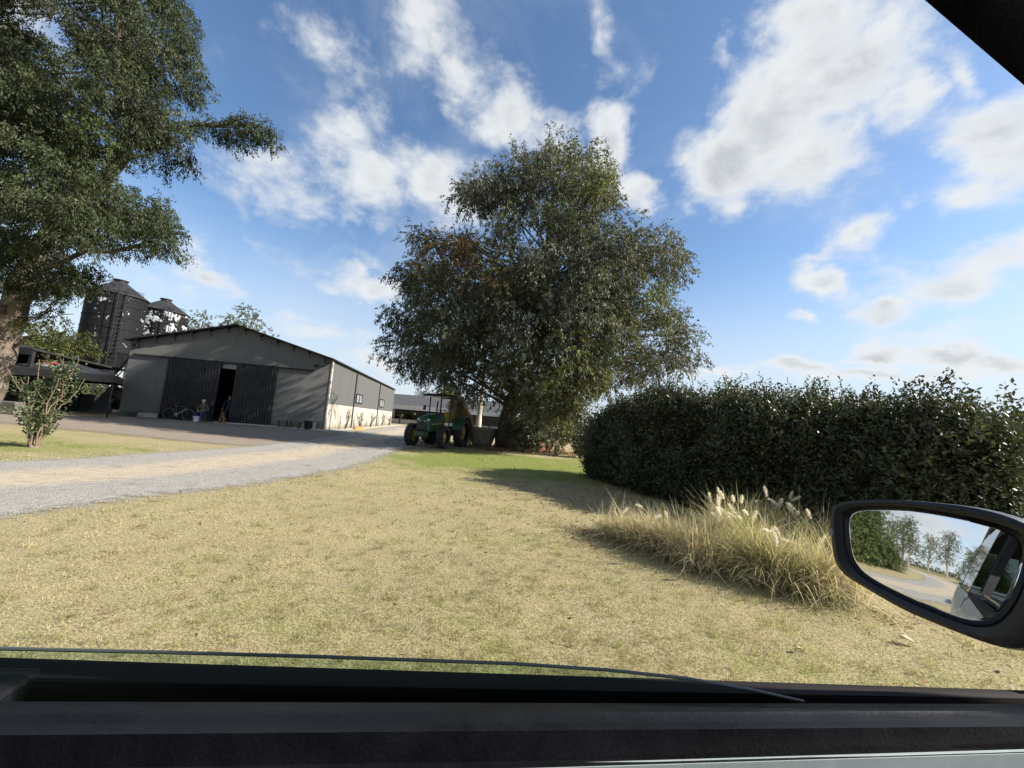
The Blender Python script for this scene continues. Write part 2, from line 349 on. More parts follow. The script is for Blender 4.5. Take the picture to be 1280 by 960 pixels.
def strip(name, pts, mat, lift):
    """a lane along (x, y, half width) points with soft verges"""
    S = spline(pts, 24); T = nrm(np.gradient(S[:, :2], axis=0)); Nn = np.stack([-T[:, 1], T[:, 0]], -1); K = 25
    u = np.linspace(-1.12, 1.12, K); V = S[:, None, :2]+Nn[:, None, :]*(u[None, :, None]*S[:, None, 2:3])
    Z = ground_z(V[..., 0], V[..., 1])+lift*np.clip((1.15-abs(u))/.3, .25, 1)[None]
    n = len(S); i, j = np.meshgrid(np.arange(n-1), np.arange(K-1), indexing='ij')
    col = np.zeros((n*K, 3)); col[:, 0] = np.tile((u+1)/2, n); col[:, 1] = np.tile(np.clip((1.12-abs(u))/.34, 0, 1), n)
    # near the two ends it fades as well
    fe = np.clip(np.minimum(np.arange(n), np.arange(n)[::-1])/6, 0, 1); col[:, 1] *= np.repeat(fe, K)
    o = npmesh(name, np.dstack([V, Z]).reshape(-1, 3), np.stack([i*K+j, (i+1)*K+j, (i+1)*K+j+1, i*K+j+1], -1).reshape(-1, 4), mat, col=col, smooth=True)
    return tag(o, kind='structure')
M_gravel = edgemat('gravel', (.21, .20, .185), (.43, .41, .375), (.47, .40, .30), (.30, .66))
M_dirt = edgemat('dirt', (.20, .16, .12), (.33, .275, .215), (.27, .235, .20), None)
def sheet(name, poly, mat, lift, step=.6, soft=1.6):
    """a patch of dirt filling a polygon, thinning out over its last metre"""
    poly = np.array(poly, float); lo = poly.min(0)-1; hi = poly.max(0)+1
    xs = np.arange(lo[0], hi[0], step); ys = np.arange(lo[1], hi[1], step); X, Y = np.meshgrid(xs, ys, indexing='ij')
    ins = np.zeros(X.shape, bool); dist = np.full(X.shape, 1e9); k = len(poly)
    for a in range(k):
        p, q = poly[a], poly[(a+1) % k]; c_ = (p[1] > Y) != (q[1] > Y)
        ins ^= c_ & (X < (q[0]-p[0])*(Y-p[1])/(q[1]-p[1]+1e-12)+p[0])
        e = q-p; u = np.clip(((X-p[0])*e[0]+(Y-p[1])*e[1])/(e@e), 0, 1); dist = np.minimum(dist, np.hypot(X-p[0]-u*e[0], Y-p[1]-u*e[1]))
    sd = np.where(ins, dist, -dist); ny = len(ys)
    i, j = np.meshgrid(np.arange(len(xs)-1), np.arange(ny-1), indexing='ij'); keep = (np.maximum.reduce([sd[:-1, :-1], sd[1:, :-1], sd[1:, 1:], sd[:-1, 1:]]) > 0)
    qd_ = np.stack([i*ny+j, (i+1)*ny+j, (i+1)*ny+j+1, i*ny+j+1], -1)[keep]
    col = np.zeros((X.size, 3)); col[:, 1] = np.clip(sd.ravel()/soft, 0, 1); col[:, 0] = .5
    return tag(npmesh(name, np.stack([X, Y, ground_z(X, Y)+lift], -1).reshape(-1, 3), qd_, mat, col=col, smooth=True), kind='structure')
sheet('dirt_yard', [(-40, 17), (-26, 14.2), (-14, 12.2), (-9, 11.5), (-5, 12.5), (-3.6, 15.5), (-1.5, 18.6), (3.8, 20.2), (3.5, 24.5), (-4, 23), (-9, 27), (-11, 33), (-12, 24.5), (-24, 23.4), (-33, 27), (-45, 24)], M_dirt, .012)
strip('gravel_road', [(-75, 24, 2.4), (-58, 7, 2.4), (-40, -1.5, 2.5), (-24, -2.6, 2.6), (-14, -.9, 2.5), (-9.3, 2.2, 2.35), (-6.95, 5.4, 2.2), (-6.0, 9.2, 2.25), (-6.1, 13.5, 2.1), (-7.0, 20, 2.2), (-8.6, 30, 2.3), (-11.5, 52, 2.4), (-14, 80, 2.4)], M_gravel, .024)

rngp = np.random.default_rng(44); RC_ = spline([(-14, -.9, 2.5), (-9.3, 2.2, 2.35), (-6.95, 5.4, 2.2), (-6.0, 9.2, 2.25), (-6.1, 13.5, 2.1)], 40); kk = rngp.integers(1, len(RC_)-1, 9000)
tt = nrm(RC_[kk+1, :2]-RC_[kk-1, :2]); ww = np.where(rngp.random(9000) < .55, rngp.choice([-1, 1], 9000)*rngp.normal(.97, .13, 9000), rngp.uniform(-1, 1, 9000))*RC_[kk, 2]
px_ = RC_[kk, 0]-tt[:, 1]*ww+rngp.normal(0, .1, 9000); py_ = RC_[kk, 1]+tt[:, 0]*ww+rngp.normal(0, .1, 9000)
sv = rngp.uniform(.003, .014, (9000, 1, 1))*rngp.uniform(.6, 1.3, (9000, 6, 1))*np.array([(1, 0, 0), (-1, 0, 0), (0, 1, 0), (0, -1, 0), (0, 0, .7), (0, 0, -.7)])[None]
pv = np.stack([px_, py_, ground_z(px_, py_)+.012], -1)[:, None]+sv; oct_ = np.array([(0, 2, 4), (2, 1, 4), (1, 3, 4), (3, 0, 4), (2, 0, 5), (1, 2, 5), (3, 1, 5), (0, 3, 5)])
tag(npmesh('loose_gravel', pv.reshape(-1, 3), (np.arange(9000)[:, None, None]*6+oct_[None]).reshape(-1, 3), M_pebble, k=3), kind='stuff')
# short mown grass, denser towards the viewer
ROADC = spline([(-24, -2.6, 2.6), (-14, -.9, 2.5), (-9.3, 2.2, 2.35), (-6.95, 5.4, 2.2), (-6.0, 9.2, 2.25), (-6.1, 13.5, 2.1), (-7.0, 20, 2.2)], 24)
def off_road(x, y):
    d = np.full(x.shape, 1e9)
    for p in ROADC: d = np.minimum(d, np.hypot(x-p[0], y-p[1])-p[2]*1.02)
    return d
def grass(N, seed):
    rng = np.random.default_rng(seed)
    r = 1/rng.uniform(1/19, 1/1.55, N); a = rng.uniform(rad(18), rad(165), N); x = r*np.cos(a); y = r*np.sin(a)
    keep = (off_road(x, y) > rng.exponential(.3, N)-.3) & ~((y > 12+.12*x) & (x < -3.5)) & (y < 17.5)
    x, y, r = x[keep], y[keep], r[keep]; n = len(x)
    P = np.stack([x, y, ground_z(x, y)-.004], -1); sc_ = np.clip(r/3, .8, 4.2)
    Dr = np.stack([rng.normal(0, .9, n), rng.normal(0, .9, n), rng.uniform(.1, .8, n)], -1)
    sc_ *= np.clip(np.sin(a[keep])*1.15, .45, 1); L = rng.uniform(.009, .026, n)*sc_**.5; W = rng.uniform(.0015, .0031, n)*sc_**.9
    V, Qd = leaf_quads(P, Dr, L, W, rng)
    gr = np.clip(greenness(x, y)+rng.normal(0, .22, n), 0, 1)[:, None]; k = rng.uniform(.5, 1.25, n)[:, None]
    tan = np.array([.545, .475, .285]); br = np.array([.33, .25, .145]); gn = np.array([.27, .32, .085])
    base = np.where(rng.random((n, 1)) < .16, br, tan); s_ = np.clip((gr-.28)/.6, 0, 1)
    c = (base*(1-s_)+gn*s_)*k*(.66+.68*fbm(x, y, 2.6, 23, 5))[:, None]
    th = np.clip((fbm(x, y, 1.1, 31, 4)-.53)*7, 0, .55)[:, None]; c = c*(1-th)+np.array([.31, .26, .15])*k*th
    # small tufts of longer blades the mower left, greener or greyer than the mat
    nt, kb = 4800, 26; rt = 1/rng.uniform(1/16, 1/1.6, nt); at2 = rng.uniform(rad(18), rad(165), nt); tx, ty = rt*np.cos(at2), rt*np.sin(at2)
    ok = (off_road(tx, ty) > -.05) & ~((ty > 12+.12*tx) & (tx < -3.5)); tx, ty, rt = tx[ok], ty[ok], rt[ok]; nt = len(tx); sp_ = rng.uniform(.012, .04, (nt, 1))*np.clip(rt/3, .8, 2.5)[:, None]
    bx = tx[:, None]+rng.normal(0, 1, (nt, kb))*sp_; by = ty[:, None]+rng.normal(0, 1, (nt, kb))*sp_; n2 = nt*kb
    P2 = np.stack([bx.ravel(), by.ravel(), ground_z(bx.ravel(), by.ravel())], -1); s2 = np.repeat(np.clip(rt/3, .8, 3), kb)
    V2, _ = leaf_quads(P2, np.stack([rng.normal(0, .6, n2), rng.normal(0, .6, n2), rng.uniform(.5, 1.1, n2)], -1), rng.uniform(.02, .05, n2)*s2**.4, rng.uniform(.0016, .003, n2)*s2**.85, rng)
    ct = np.array([(.22, .245, .08), (.36, .35, .15), (.28, .225, .13), (.46, .41, .23)])[rng.integers(0, 4, nt)]*rng.uniform(.7, 1.15, (nt, 1)); c2 = np.repeat(ct, kb, 0)*rng.uniform(.75, 1.25, (n2, 1))
    V = np.vstack([V, V2]); return V, np.arange(len(V)).reshape(-1, 4), np.repeat(np.vstack([c, c2]), 4, 0)
V, Qd, c = grass(1000000, 5)
tag(npmesh('grass', V, Qd, M_dry, col=c), kind='stuff')

# ------------------------------------------------------------------ trees
def crown_arrays(clusters, rng, dens=90, kleaf=24, L=.15, W=.045, twig=.55, droop=.35, leafdroop=.5, shell=.55, tone=(.07, .085, .035), vary=.35, rs=None, cover=.8):
    """clusters: (x, y, z, r, tint). Twigs fill a lumpy ball round each centre, every twig carries a spray of leaves;
    with rs, the ball is built of many small boughs of that size set round it with gaps between them."""
    Vs, Cs = [], []
    if rs:
        sub = []
        for (x, y, z, r, tint) in clusters:
            m = max(3, int(4*cover*(r/rs)**2)); d = nrm(rng.normal(size=(m, 3))); rad_ = r*rng.uniform(shell, 1.05, m)
            for k in range(m):
                f = rng.uniform(.6, 1.4); sub.append((x+d[k, 0]*rad_[k], y+d[k, 1]*rad_[k], z+d[k, 2]*rad_[k]*.9, rs*rng.uniform(.6, 1.35), tuple(np.array(tint)*f*rng.uniform(.92, 1.08, 3)), d[k]))
    else: sub = [(*c, None) for c in clusters]
    for (x, y, z, r, tint, od) in sub:
        n = max(4, int(dens*r*r)); d = nrm(rng.normal(size=(n, 3)))
        if od is None:
            d[:, 2] *= .85; lum = 1+.28*np.sin(d[:, 0]*5+x)*np.cos(d[:, 1]*4+y*2)+.2*np.sin(d[:, 2]*7+z)
            p = np.array([x, y, z])+d*(r*lum*rng.uniform(shell**1.5, 1, n)**.7)[:, None]; out = d*.8
        else:
            q0 = d*(r*rng.uniform(.15, 1, n)**.5)[:, None]; q0[:, 2] *= .55; h_ = np.linalg.norm(q0[:, :2], axis=1)
            q0[:, 2] -= droop*1.1*h_*h_/r; p = np.array([x, y, z])+q0; out = d*.45+np.array(od)*.75
        td = nrm(out+rng.normal(0, .4, (n, 3))-np.array([0, 0, droop]))
        u = rng.uniform(0, 1, (n, kleaf, 1))*twig*rng.uniform(.6, 1.3, (n, 1, 1))
        q = p[:, None]+td[:, None]*u-np.array([0, 0, 1])*u*u*droop*.8+rng.normal(0, .03, (n, kleaf, 3))
        ld = td[:, None]*.6+rng.normal(0, .5, (n, kleaf, 3))-np.array([0, 0, leafdroop])
        N = n*kleaf; V, _ = leaf_quads(q.reshape(-1, 3), ld.reshape(-1, 3), L*rng.uniform(.6, 1.3, N), W*rng.uniform(.6, 1.3, N), rng)
        cc = np.array(tone)*np.array(tint)*np.repeat(rng.uniform(1-vary, 1+vary, (n, 1)), kleaf, 0)*rng.uniform(.7, 1.3, (N, 1))*np.array([1, 1, 1])
        cc[:, 0] *= rng.uniform(.8, 1.3, N)
        Vs.append(V); Cs.append(np.repeat(cc, 4, 0))
    V = np.vstack(Vs); return V, np.arange(len(V)).reshape(-1, 4), np.vstack(Cs)
def wob(p0, p1, k, a, rng, sag=0):
    p0, p1 = np.array(p0, float), np.array(p1, float); out = []
    for i in range(k+1):
        u = i/k; out.append(p0+(p1-p0)*u+rng.normal(0, a, 3)*math.sin(math.pi*u)+np.array([0, 0, sag])*math.sin(math.pi*u))
    return out
def limbs(mb, path, radii, clusters, rng, share=1.0, thick=.35):
    """the trunk along path, then a limb from the trunk to the heart of each leaf cluster"""
    S = spline(path, 6); R_ = np.interp(np.linspace(0, 1, len(S)), np.linspace(0, 1, len(radii)), radii)
    R_ = R_*(1+.08*np.sin(np.arange(len(S))*1.7)); mb.tube(S, list(R_), 12)
    for (x, y, z, r, tint) in clusters:
        if rng.random() > share: continue
        c = np.array([x, y, z]); dd = np.linalg.norm(S-c, axis=1)+np.maximum(0, S[:, 2]-z+.5)*1.5; k = int(np.argmin(dd)); k = max(2, k-2)
        r0 = min(R_[k]*.5, .026*np.linalg.norm(c-S[k])+.02)*thick/.3
        pts = wob(S[k], c, 5, .12, rng, .25); mb.tube(pts, list(np.linspace(r0, .018, 6)), 6)
        for q in range(5):
            e = c+nrm(rng.normal(size=3))*r*.85; mb.tube(wob(pts[3+q % 2], e, 3, .06, rng), [r0*.4, r0*.25, .015, .008], 5)
def make_tree(name, label, base, path, radii, clusters, rng, bark, leaf, group=None, share=1.0, thick=.35, **kw):
    base = np.array(base, float); root = empty(name, tuple(base), 0, label, 'tree', group)
    cl = [(x-base[0], y-base[1], z-base[2], r, t_) for x, y, z, r, t_ in clusters]
    mb = MB(); limbs(mb, np.array(path)-base, radii, cl, rng, share, thick); mb.build('trunk', bark, root, smooth=True)
    V, Q_, c = crown_arrays(cl, rng, **kw); npmesh('crown', V, Q_, leaf, root, col=c)
    return root

# the big spreading tree beside the tractor
rng = np.random.default_rng(21)
TY = 20.9; G0, RUST, GREY, YEL = (1, 1, 1), (1.75, 1.2, .85), (.95, 1.0, 1.25), (1.2, 1.2, .8)
spots = [(690,200,36,G0),(652,224,36,G0),(730,214,34,YEL),(604,226,22,G0),(750,228,24,YEL),(640,268,20,YEL),(598,308,24,RUST),(632,304,22,G0),(575,296,16,RUST),(615,238,34,G0),(588,240,20,G0),(680,240,44,G0),(738,246,40,YEL),(705,285,42,G0),
 (552,322,36,RUST),(604,352,32,RUST),(528,345,34,G0),(660,335,36,G0),(722,320,55,GREY),(785,308,44,GREY),(828,312,34,G0),(846,335,22,G0),(522,292,18,G0),(748,290,22,G0),
 (512,398,32,G0),(500,432,28,GREY),(545,418,44,G0),(600,405,54,G0),(668,400,58,GREY),(738,388,56,G0),(798,378,46,YEL),(842,398,28,G0),(858,418,22,YEL),(492,396,14,G0),(828,432,32,G0),(842,452,18,G0),(866,440,16,G0),
 (518,452,26,GREY),(560,452,30,GREY),(608,462,40,G0),(648,470,40,G0),(700,448,48,YEL),(758,436,40,G0),(800,456,26,G0),(688,500,36,G0),(722,488,28,YEL),(662,526,22,G0),(690,530,20,G0),(588,474,20,GREY),(742,470,26,G0),(560,370,40,G0),(620,370,46,G0),(690,360,50,G0),(760,350,48,G0),(690,545,12,G0),(655,548,14,G0)]
CL = []
for (px, py, rp, ti) in spots:
    rho = math.hypot((px-678)/195, (py-355)/205); hd = 4.6*math.sqrt(max(0, 1-rho*rho))
    for dy in ([-hd-.6, -hd*.4, 1.0] if hd > 2.4 else [-hd*.8, hd*.3] if hd > 1 else [rng.uniform(-.5, .5)]):
        if py > 485 and dy > .5: continue
        if py > 440 and 598 < px < 640 and dy < 0: continue
        p = at(px, py, TY+dy); CL.append((p[0], p[1], p[2], rp*.86/F*TY*rng.uniform(.85, 1.08), ti))
tb = gp(634, 559)
path = [tb+[0, 0, -.1], at(632, 540, TY+.6), at(640, 505, TY+.4), at(655, 470, TY), at(672, 420, TY), at(682, 350, TY), at(690, 270, TY), at(695, 200, TY)]
big = make_tree('spreading_tree', 'huge spreading grey green tree with a rusty patch in its crown beside the tractor', tb, path, [.78, .52, .46, .42, .36, .26, .15, .05], CL, rng, M_bark, M_leaf,
    share=.42, thick=.16, dens=42, kleaf=15, L=.15, W=.047, twig=.40, droop=.65, leafdroop=.75, shell=.45, tone=(.074, .085, .060), rs=.64, cover=.74)

# the dense dark tree at the left, its trunk just outside the picture
rng = np.random.default_rng(4)
spots = [(200,38,40,0),(150,28,46,0),(228,20,28,0),(125,66,36,0),(180,88,42,0),(222,98,28,0),(238,62,16,0),(120,118,48,0),(172,138,38,0),(212,148,32,0),(250,154,22,0),(285,153,20,0),(310,155,14,0),(330,159,8,0),(200,182,20,0),(228,188,13,0),
 (60,130,54,0),(15,85,44,1),(28,170,64,0),(85,185,46,0),(60,240,58,0),(105,262,50,0),(145,245,40,0),(182,270,34,0),(208,288,18,0),(140,298,24,0),(172,302,20,0),(205,306,14,0),(28,296,44,0),(70,345,34,0),(90,346,20,0),(66,388,22,2),(100,325,14,0),(85,420,16,2),(8,15,34,1),
 (-50,100,80,0),(-70,220,80,0),(-60,320,60,0),(-120,10,90,0),(10,-50,60,0),(118,-40,54,0),(195,-30,44,0),(60,-120,80,0),(150,-120,70,0),(-60,-120,90,0),(230,-60,36,0),(-160,330,60,0),(-170,150,90,0)]
CL = []; TY2 = 11.0
for (px, py, rp, k) in spots:
    ti = [(1, 1, 1), (1.35, 1.12, .85), (1.25, 1.2, .7)][k]; hd = 2.6 if rp > 45 else 1.2 if rp > 24 else .25
    for dy in ((-hd, hd) if rp > 30 else (rng.uniform(-hd, hd),)):
        p = at(px, py, TY2+dy); CL.append((p[0], p[1], p[2], rp/F*TY2*.98, ti))
tb = gp(-42, 552); tb = at(-42, 540, TY2); tb[2] = -.05
path = [tb, at(-12, 470, TY2), at(12, 400, TY2), at(40, 330, TY2), at(88, 262, TY2+.3), at(146, 205, TY2), at(160, 150, TY2), at(150, 60, TY2), at(140, -60, TY2)]
dark = make_tree('shade_tree', 'tall dense dark green tree leaning over the left of the drive with a mottled trunk', tb, path, [.42, .36, .31, .27, .22, .17, .13, .1, .05], CL, rng,
    plain('mottled bark', (.105, .085, .068), .9, var=.6, scale=4, bump=.8, bscale=10), M_leaf, share=.4, thick=.22, dens=230, kleaf=15, L=.085, W=.026, twig=.20, droop=.8, leafdroop=.8, tone=(.038, .052, .023), shell=.35, rs=.40, cover=.52, vary=.5)

# slender pale trunk behind the stone bowl
rng = np.random.default_rng(9); tb = gp(597, 553)
path = [tb, at(599, 520, tb[1]), at(603, 490, tb[1]), at(606, 450, tb[1]), at(600, 400, tb[1])]
CL = [(*at(612, 440, tb[1]), .9, G0), (*at(590, 455, tb[1]), .7, YEL), (*at(602, 405, tb[1]), .9, G0)]
make_tree('pale_trunk_tree', 'slender tree with a smooth pale trunk rising behind the stone bowl', tb, path, [.2, .17, .14, .1, .05], CL, rng, M_palebark, M_leaf, dens=30, kleaf=20, L=.18, W=.05, twig=.6)
# the pale drooping bare branches over the tractor
# far trees over the barn roof and at the horizon
def far_tree(px, py_top, Y, hw, label, seed, group, form=0, tint=(1.1, 1.15, .95), spot=None, fine=1.0):
    rng = np.random.default_rng(seed); top = at(px, py_top, Y) if spot is None else np.array(spot); base = np.array([top[0], top[1], 0.]); h = top[2]; Y = top[1]; cl = []
    n = 7 if form == 0 else 12
    for k in range(n):
        u = k/(n-1); z = h*(.42+.52*u) if form == 0 else h*(.12+.8*u)
        wd = hw*(1-.55*u) if form == 0 else hw*(1.05-.8*u)
        for q in range(2 if form == 0 else 3):
            a = rng.uniform(0, 6.28); cl.append((base[0]+math.cos(a)*wd*rng.uniform(.2, .9), Y+math.sin(a)*wd*rng.uniform(.2, .9), z+rng.uniform(-.5, .3), hw*rng.uniform(.38, .6), tint))
    path = [base, base+[hw*.05, 0, h*.3], base+[-hw*.06, 0, h*.6], base+[0, 0, h*.95]]
    return make_tree('background_tree', label, base, path, [h*.022, h*.018, h*.012, .04], cl, rng, M_greybark if form == 0 else M_bark, M_leaf, group=group, share=.5,
        dens=(9 if hw > 2.5 else 16)/fine**1.6, kleaf=16, L=.34*fine, W=.14*fine, twig=.9*fine**.5, tone=(.06, .075, .034))
gB = 'trees rising beyond the barn roof'
far_tree(318, 384, 70, 3.4, 'tallest of the loose airy trees showing above the barn roof ridge', 31, gB)
far_tree(288, 392, 74, 2.4, 'small airy tree top just left of the tallest one over the barn ridge', 32, gB)
far_tree(258, 394, 72, 2.8, 'round airy tree top above the left slope of the barn roof', 33, gB)
far_tree(234, 396, 70, 2.0, 'airy tree top touching the right side of the mottled silo', 34, gB)
far_tree(348, 421, 80, 1.7, 'lowest small tree top over the right slope of the barn roof', 35, gB)
far_tree(72, 418, 44, 3.3, 'layered broad tree behind the black canopy tent', 36, 'trees behind the yard', 1, (1.0, 1.0, .75))
far_tree(22, 405, 40, 3.2, 'dark layered tree behind the open shed at the far left', 37, 'trees behind the yard', 1)
far_tree(108, 470, 52, 2.6, 'low bushy tree under the silo beside the grey board', 38, 'trees behind the yard', 1)
far_tree(708, 500, 46, 3.2, 'small rounded tree in the gap between the big trunk and the hedge', 40, 'trees at the field edge', 1)
far_tree(668, 500, 60, 3.6, 'distant tree seen under the crown right of the big trunk', 41, 'trees at the field edge', 1)
far_tree(560, 480, 95, 4.5, 'distant tree behind the long low shed', 42, 'trees at the field edge', 1)
far_tree(530, 488, 100, 3.2, 'pale distant tree over the end of the long low shed', 43, 'trees at the field edge', 0)
# trees behind the car, met in its mirror
def mirror_tree(src, loc, rz, s, label):
    c = copy_tree(src); c.location = loc; c.rotation_euler = (0, 0, rz); c.scale = (s, s, s); c['label'] = label; c['category'] = 'tree'; c['group'] = 'trees met in the door mirror'
    return c
mt = far_tree(0, 0, 0, 3.3, 'rounded dark tree on the lawn at the left of the mirror', 51, 'trees met in the door mirror', 1, (1.0, 1.1, .8), (-20, 5.0, 6.0), .42)
for k, (x, y, s_, rz, lb) in enumerate([(-28, 6.4, 1.0, 1, 'second rounded tree further back on the lawn in the mirror'), (-23, 2.7, .42, 2, 'low round bush at the verge in the mirror'),
        (-40, -7.6, 1.0, 3, 'bushy green tree across the road beside the car flank in the mirror'), (-31, -6.6, .6, 4, 'smaller bushy tree nearest the car flank in the mirror')]): mirror_tree(mt, (x, y, 0), rz, s_, lb)
talls = far_tree(0, 0, 0, 3.0, 'tall airy tree far down the road in the mirror', 52, 'trees met in the door mirror', 0, (1, 1, .9), (-62, 2, 13.), .7)
H0 = 13.0
for x, y, hgt, rz, lb in [(-58, 5.5, 11, 1, 'airy tree left of the tallest pair far down the road in the mirror'), (-60, -2, 10, 2, 'airy tree right of the tallest pair far down the road in the mirror'), (-66, -6, 13, 3, 'tall airy tree behind the bushy tree in the mirror'), (-50, 9, 12, 4, 'airy tree rising over the rounded trees in the mirror'), (-64, 3.5, 14, 5, 'small airy tree at the right end of the far row in the mirror')]:
    mirror_tree(talls, (x, y, 0), rz, hgt/H0, lb)
# a far belt of trees closing the horizon
rng = np.random.default_rng(77); cl = []
for a in np.linspace(0, 2*math.pi, 260):
    R0 = 190+rng.uniform(-15, 25); cl.append((R0*math.cos(a), R0*math.sin(a), rng.uniform(.5, 2.5), rng.uniform(2.2, 4.4), G0))
V, Q_, c = crown_arrays(cl, rng, dens=3.2, kleaf=8, L=1.3, W=.8, twig=1.6, tone=(.07, .085, .06))
tag(npmesh('distant_wood', V, Q_, M_leaf, col=c), kind='stuff')

# ------------------------------------------------------------------ hedge
rng = np.random.default_rng(14)
hA, hD = np.array([2.26, 10.6, 0]), np.array([.49, -.872, 0]); hN = np.array([.872, .49, 0])      # along, and away from the viewer
hroot = empty('hedge', tuple(hA), 0, 'long dark glossy evergreen hedge along the right edge of the lawn', 'hedge')
LH, DH = 7.1, 2.3
def hedge_h(t): return np.interp(t, [-.9, -.3, .5, 1.5, 3.2, 5, 7.5, 10, 13], [.95, 1.5, 1.9, 2.1, 2.12, 1.93, 1.72, 1.7, 1.7])
def hp(t, w_, z): return hD*t[:, None]+hN*w_[:, None]+np.array([0, 0, 1.])*z[:, None]
def hedge_leaves(N):
    t = rng.uniform(-.75, LH, N)+rng.normal(0, .08, N); s = rng.random(N)
    wv, zv = np.zeros(N), np.zeros(N); hh = hedge_h(t)
    fr = s < .62; tp = ~fr
    bulge = lambda t, z: .42*np.sin(t*2.1+z*1.3)*np.cos(z*2.6-t*.8)+.26*np.sin(t*5.3+z*3.1)+.5*(fbm(t, z, 1.9, 60, 3)-.5)
    u = rng.random(N); dep = np.abs(rng.normal(0, .22, N))
    zv[fr] = (u*hh)[fr]; wv[fr] = (dep+bulge(t, u*hh)*.6+.35*np.clip(u-.55, 0, 1)**2*2.2+.2*(np.clip(.25-u, 0, 1)*3)**2)[fr]
    wv[tp] = rng.uniform(.15, DH, N)[tp]; zv[tp] = (hh-dep*.8+.16*np.sin(t*3.3)*np.cos(wv*3)+.1*np.sin(t*9)+.55*(fbm(t, wv, 1.6, 70, 3)-.5))[tp]
    wv += np.clip(-t+.1, 0, 1)*0; endc = np.clip((.7-t)/1.2, 0, 1); wv = wv*(1-endc*.5)+endc*.6
    P = hp(t, wv, zv)
    out = np.where(fr[:, None], -hN*.8+np.array([0, 0, .35]), np.array([0, 0, .8])-hN*.2)
    return P, out
P, out = hedge_leaves(90000)
n3 = 150000; t3 = rng.uniform(-.3, LH, n3); w3 = rng.uniform(.25, DH-.1, n3)*np.clip(.5+t3*.4, .5, 1)+np.clip(.7-t3, 0, 1)*.4; P = np.vstack([P, hp(t3, w3, rng.uniform(.02, .93, n3)*hedge_h(t3))]); out = np.vstack([out, rng.normal(size=(n3, 3))]); n = len(P)
V, Q_ = leaf_quads(P+rng.normal(0, .03, P.shape), out*.7+rng.normal(0, .7, (n, 3)), rng.uniform(.05, .095, n)*np.where(np.arange(n) < 90000, 1, 1.5), rng.uniform(.024, .044, n)*np.where(np.arange(n) < 90000, 1, 1.6), rng)
cc = np.array([.042, .053, .028])*rng.uniform(.55, 1.6, (n, 1))*np.where(rng.random((n, 1)) < .07, np.array([1.9, 1.5, 1]), 1.)
# upright shoots standing out of the top and front
ns, kl = 6800, 17; P0, o0 = hedge_leaves(ns); up = nrm(o0*.5+np.array([0, 0, .75])+rng.normal(0, .28, (ns, 3))); ln = rng.uniform(.12, .5, (ns, 1, 1))**1.0*np.where(rng.random((ns, 1, 1)) < .12, 1.5, 1)
q = (P0[:, None]+up[:, None]*np.linspace(.1, 1, kl)[None, :, None]*ln).reshape(-1, 3); ld = (up[:, None]*.5+rng.normal(0, .65, (ns, kl, 3))).reshape(-1, 3); n2 = len(q)
V2, Q2 = leaf_quads(q, ld, rng.uniform(.04, .075, n2), rng.uniform(.018, .034, n2), rng); c2 = np.array([.058, .068, .038])*np.repeat(rng.uniform(.6, 1.5, (ns, 1)), kl, 0)*rng.uniform(.8, 1.2, (n2, 1))
cb0, cd0 = hedge_leaves(230); cl3 = [(*(cb0[k]+nrm(cd0[k])*rng.uniform(-.25, .12)), rng.uniform(.22, .46), tuple(np.array([1, 1, 1])*rng.uniform(.75, 1.4))) for k in range(230)]
V3, _, c3 = crown_arrays(cl3, rng, dens=330, kleaf=13, L=.065, W=.032, twig=.24, droop=-.25, leafdroop=-.1, shell=.4, tone=(.052, .062, .034))
npmesh('foliage', np.vstack([V, V2, V3]), np.arange(len(V)+len(V2)+len(V3)).reshape(-1, 4), M_gloss, hroot, col=np.vstack([np.repeat(cc, 4, 0), np.repeat(c2, 4, 0), c3]))
mb = MB()
for k in range(90):
    t_ = rng.uniform(0, LH-.7); b0 = hD*t_+hN*rng.uniform(.6, 1.8)
    for q in range(3):
        e = b0+np.array([rng.normal(0, .3), rng.normal(0, .3), rng.uniform(1.0, 1.55)]); mb.tube(wob(b0, e, 4, .07, rng), [.035, .028, .02, .012, .006], 5)
mb.build('branches', M_twig, hroot)

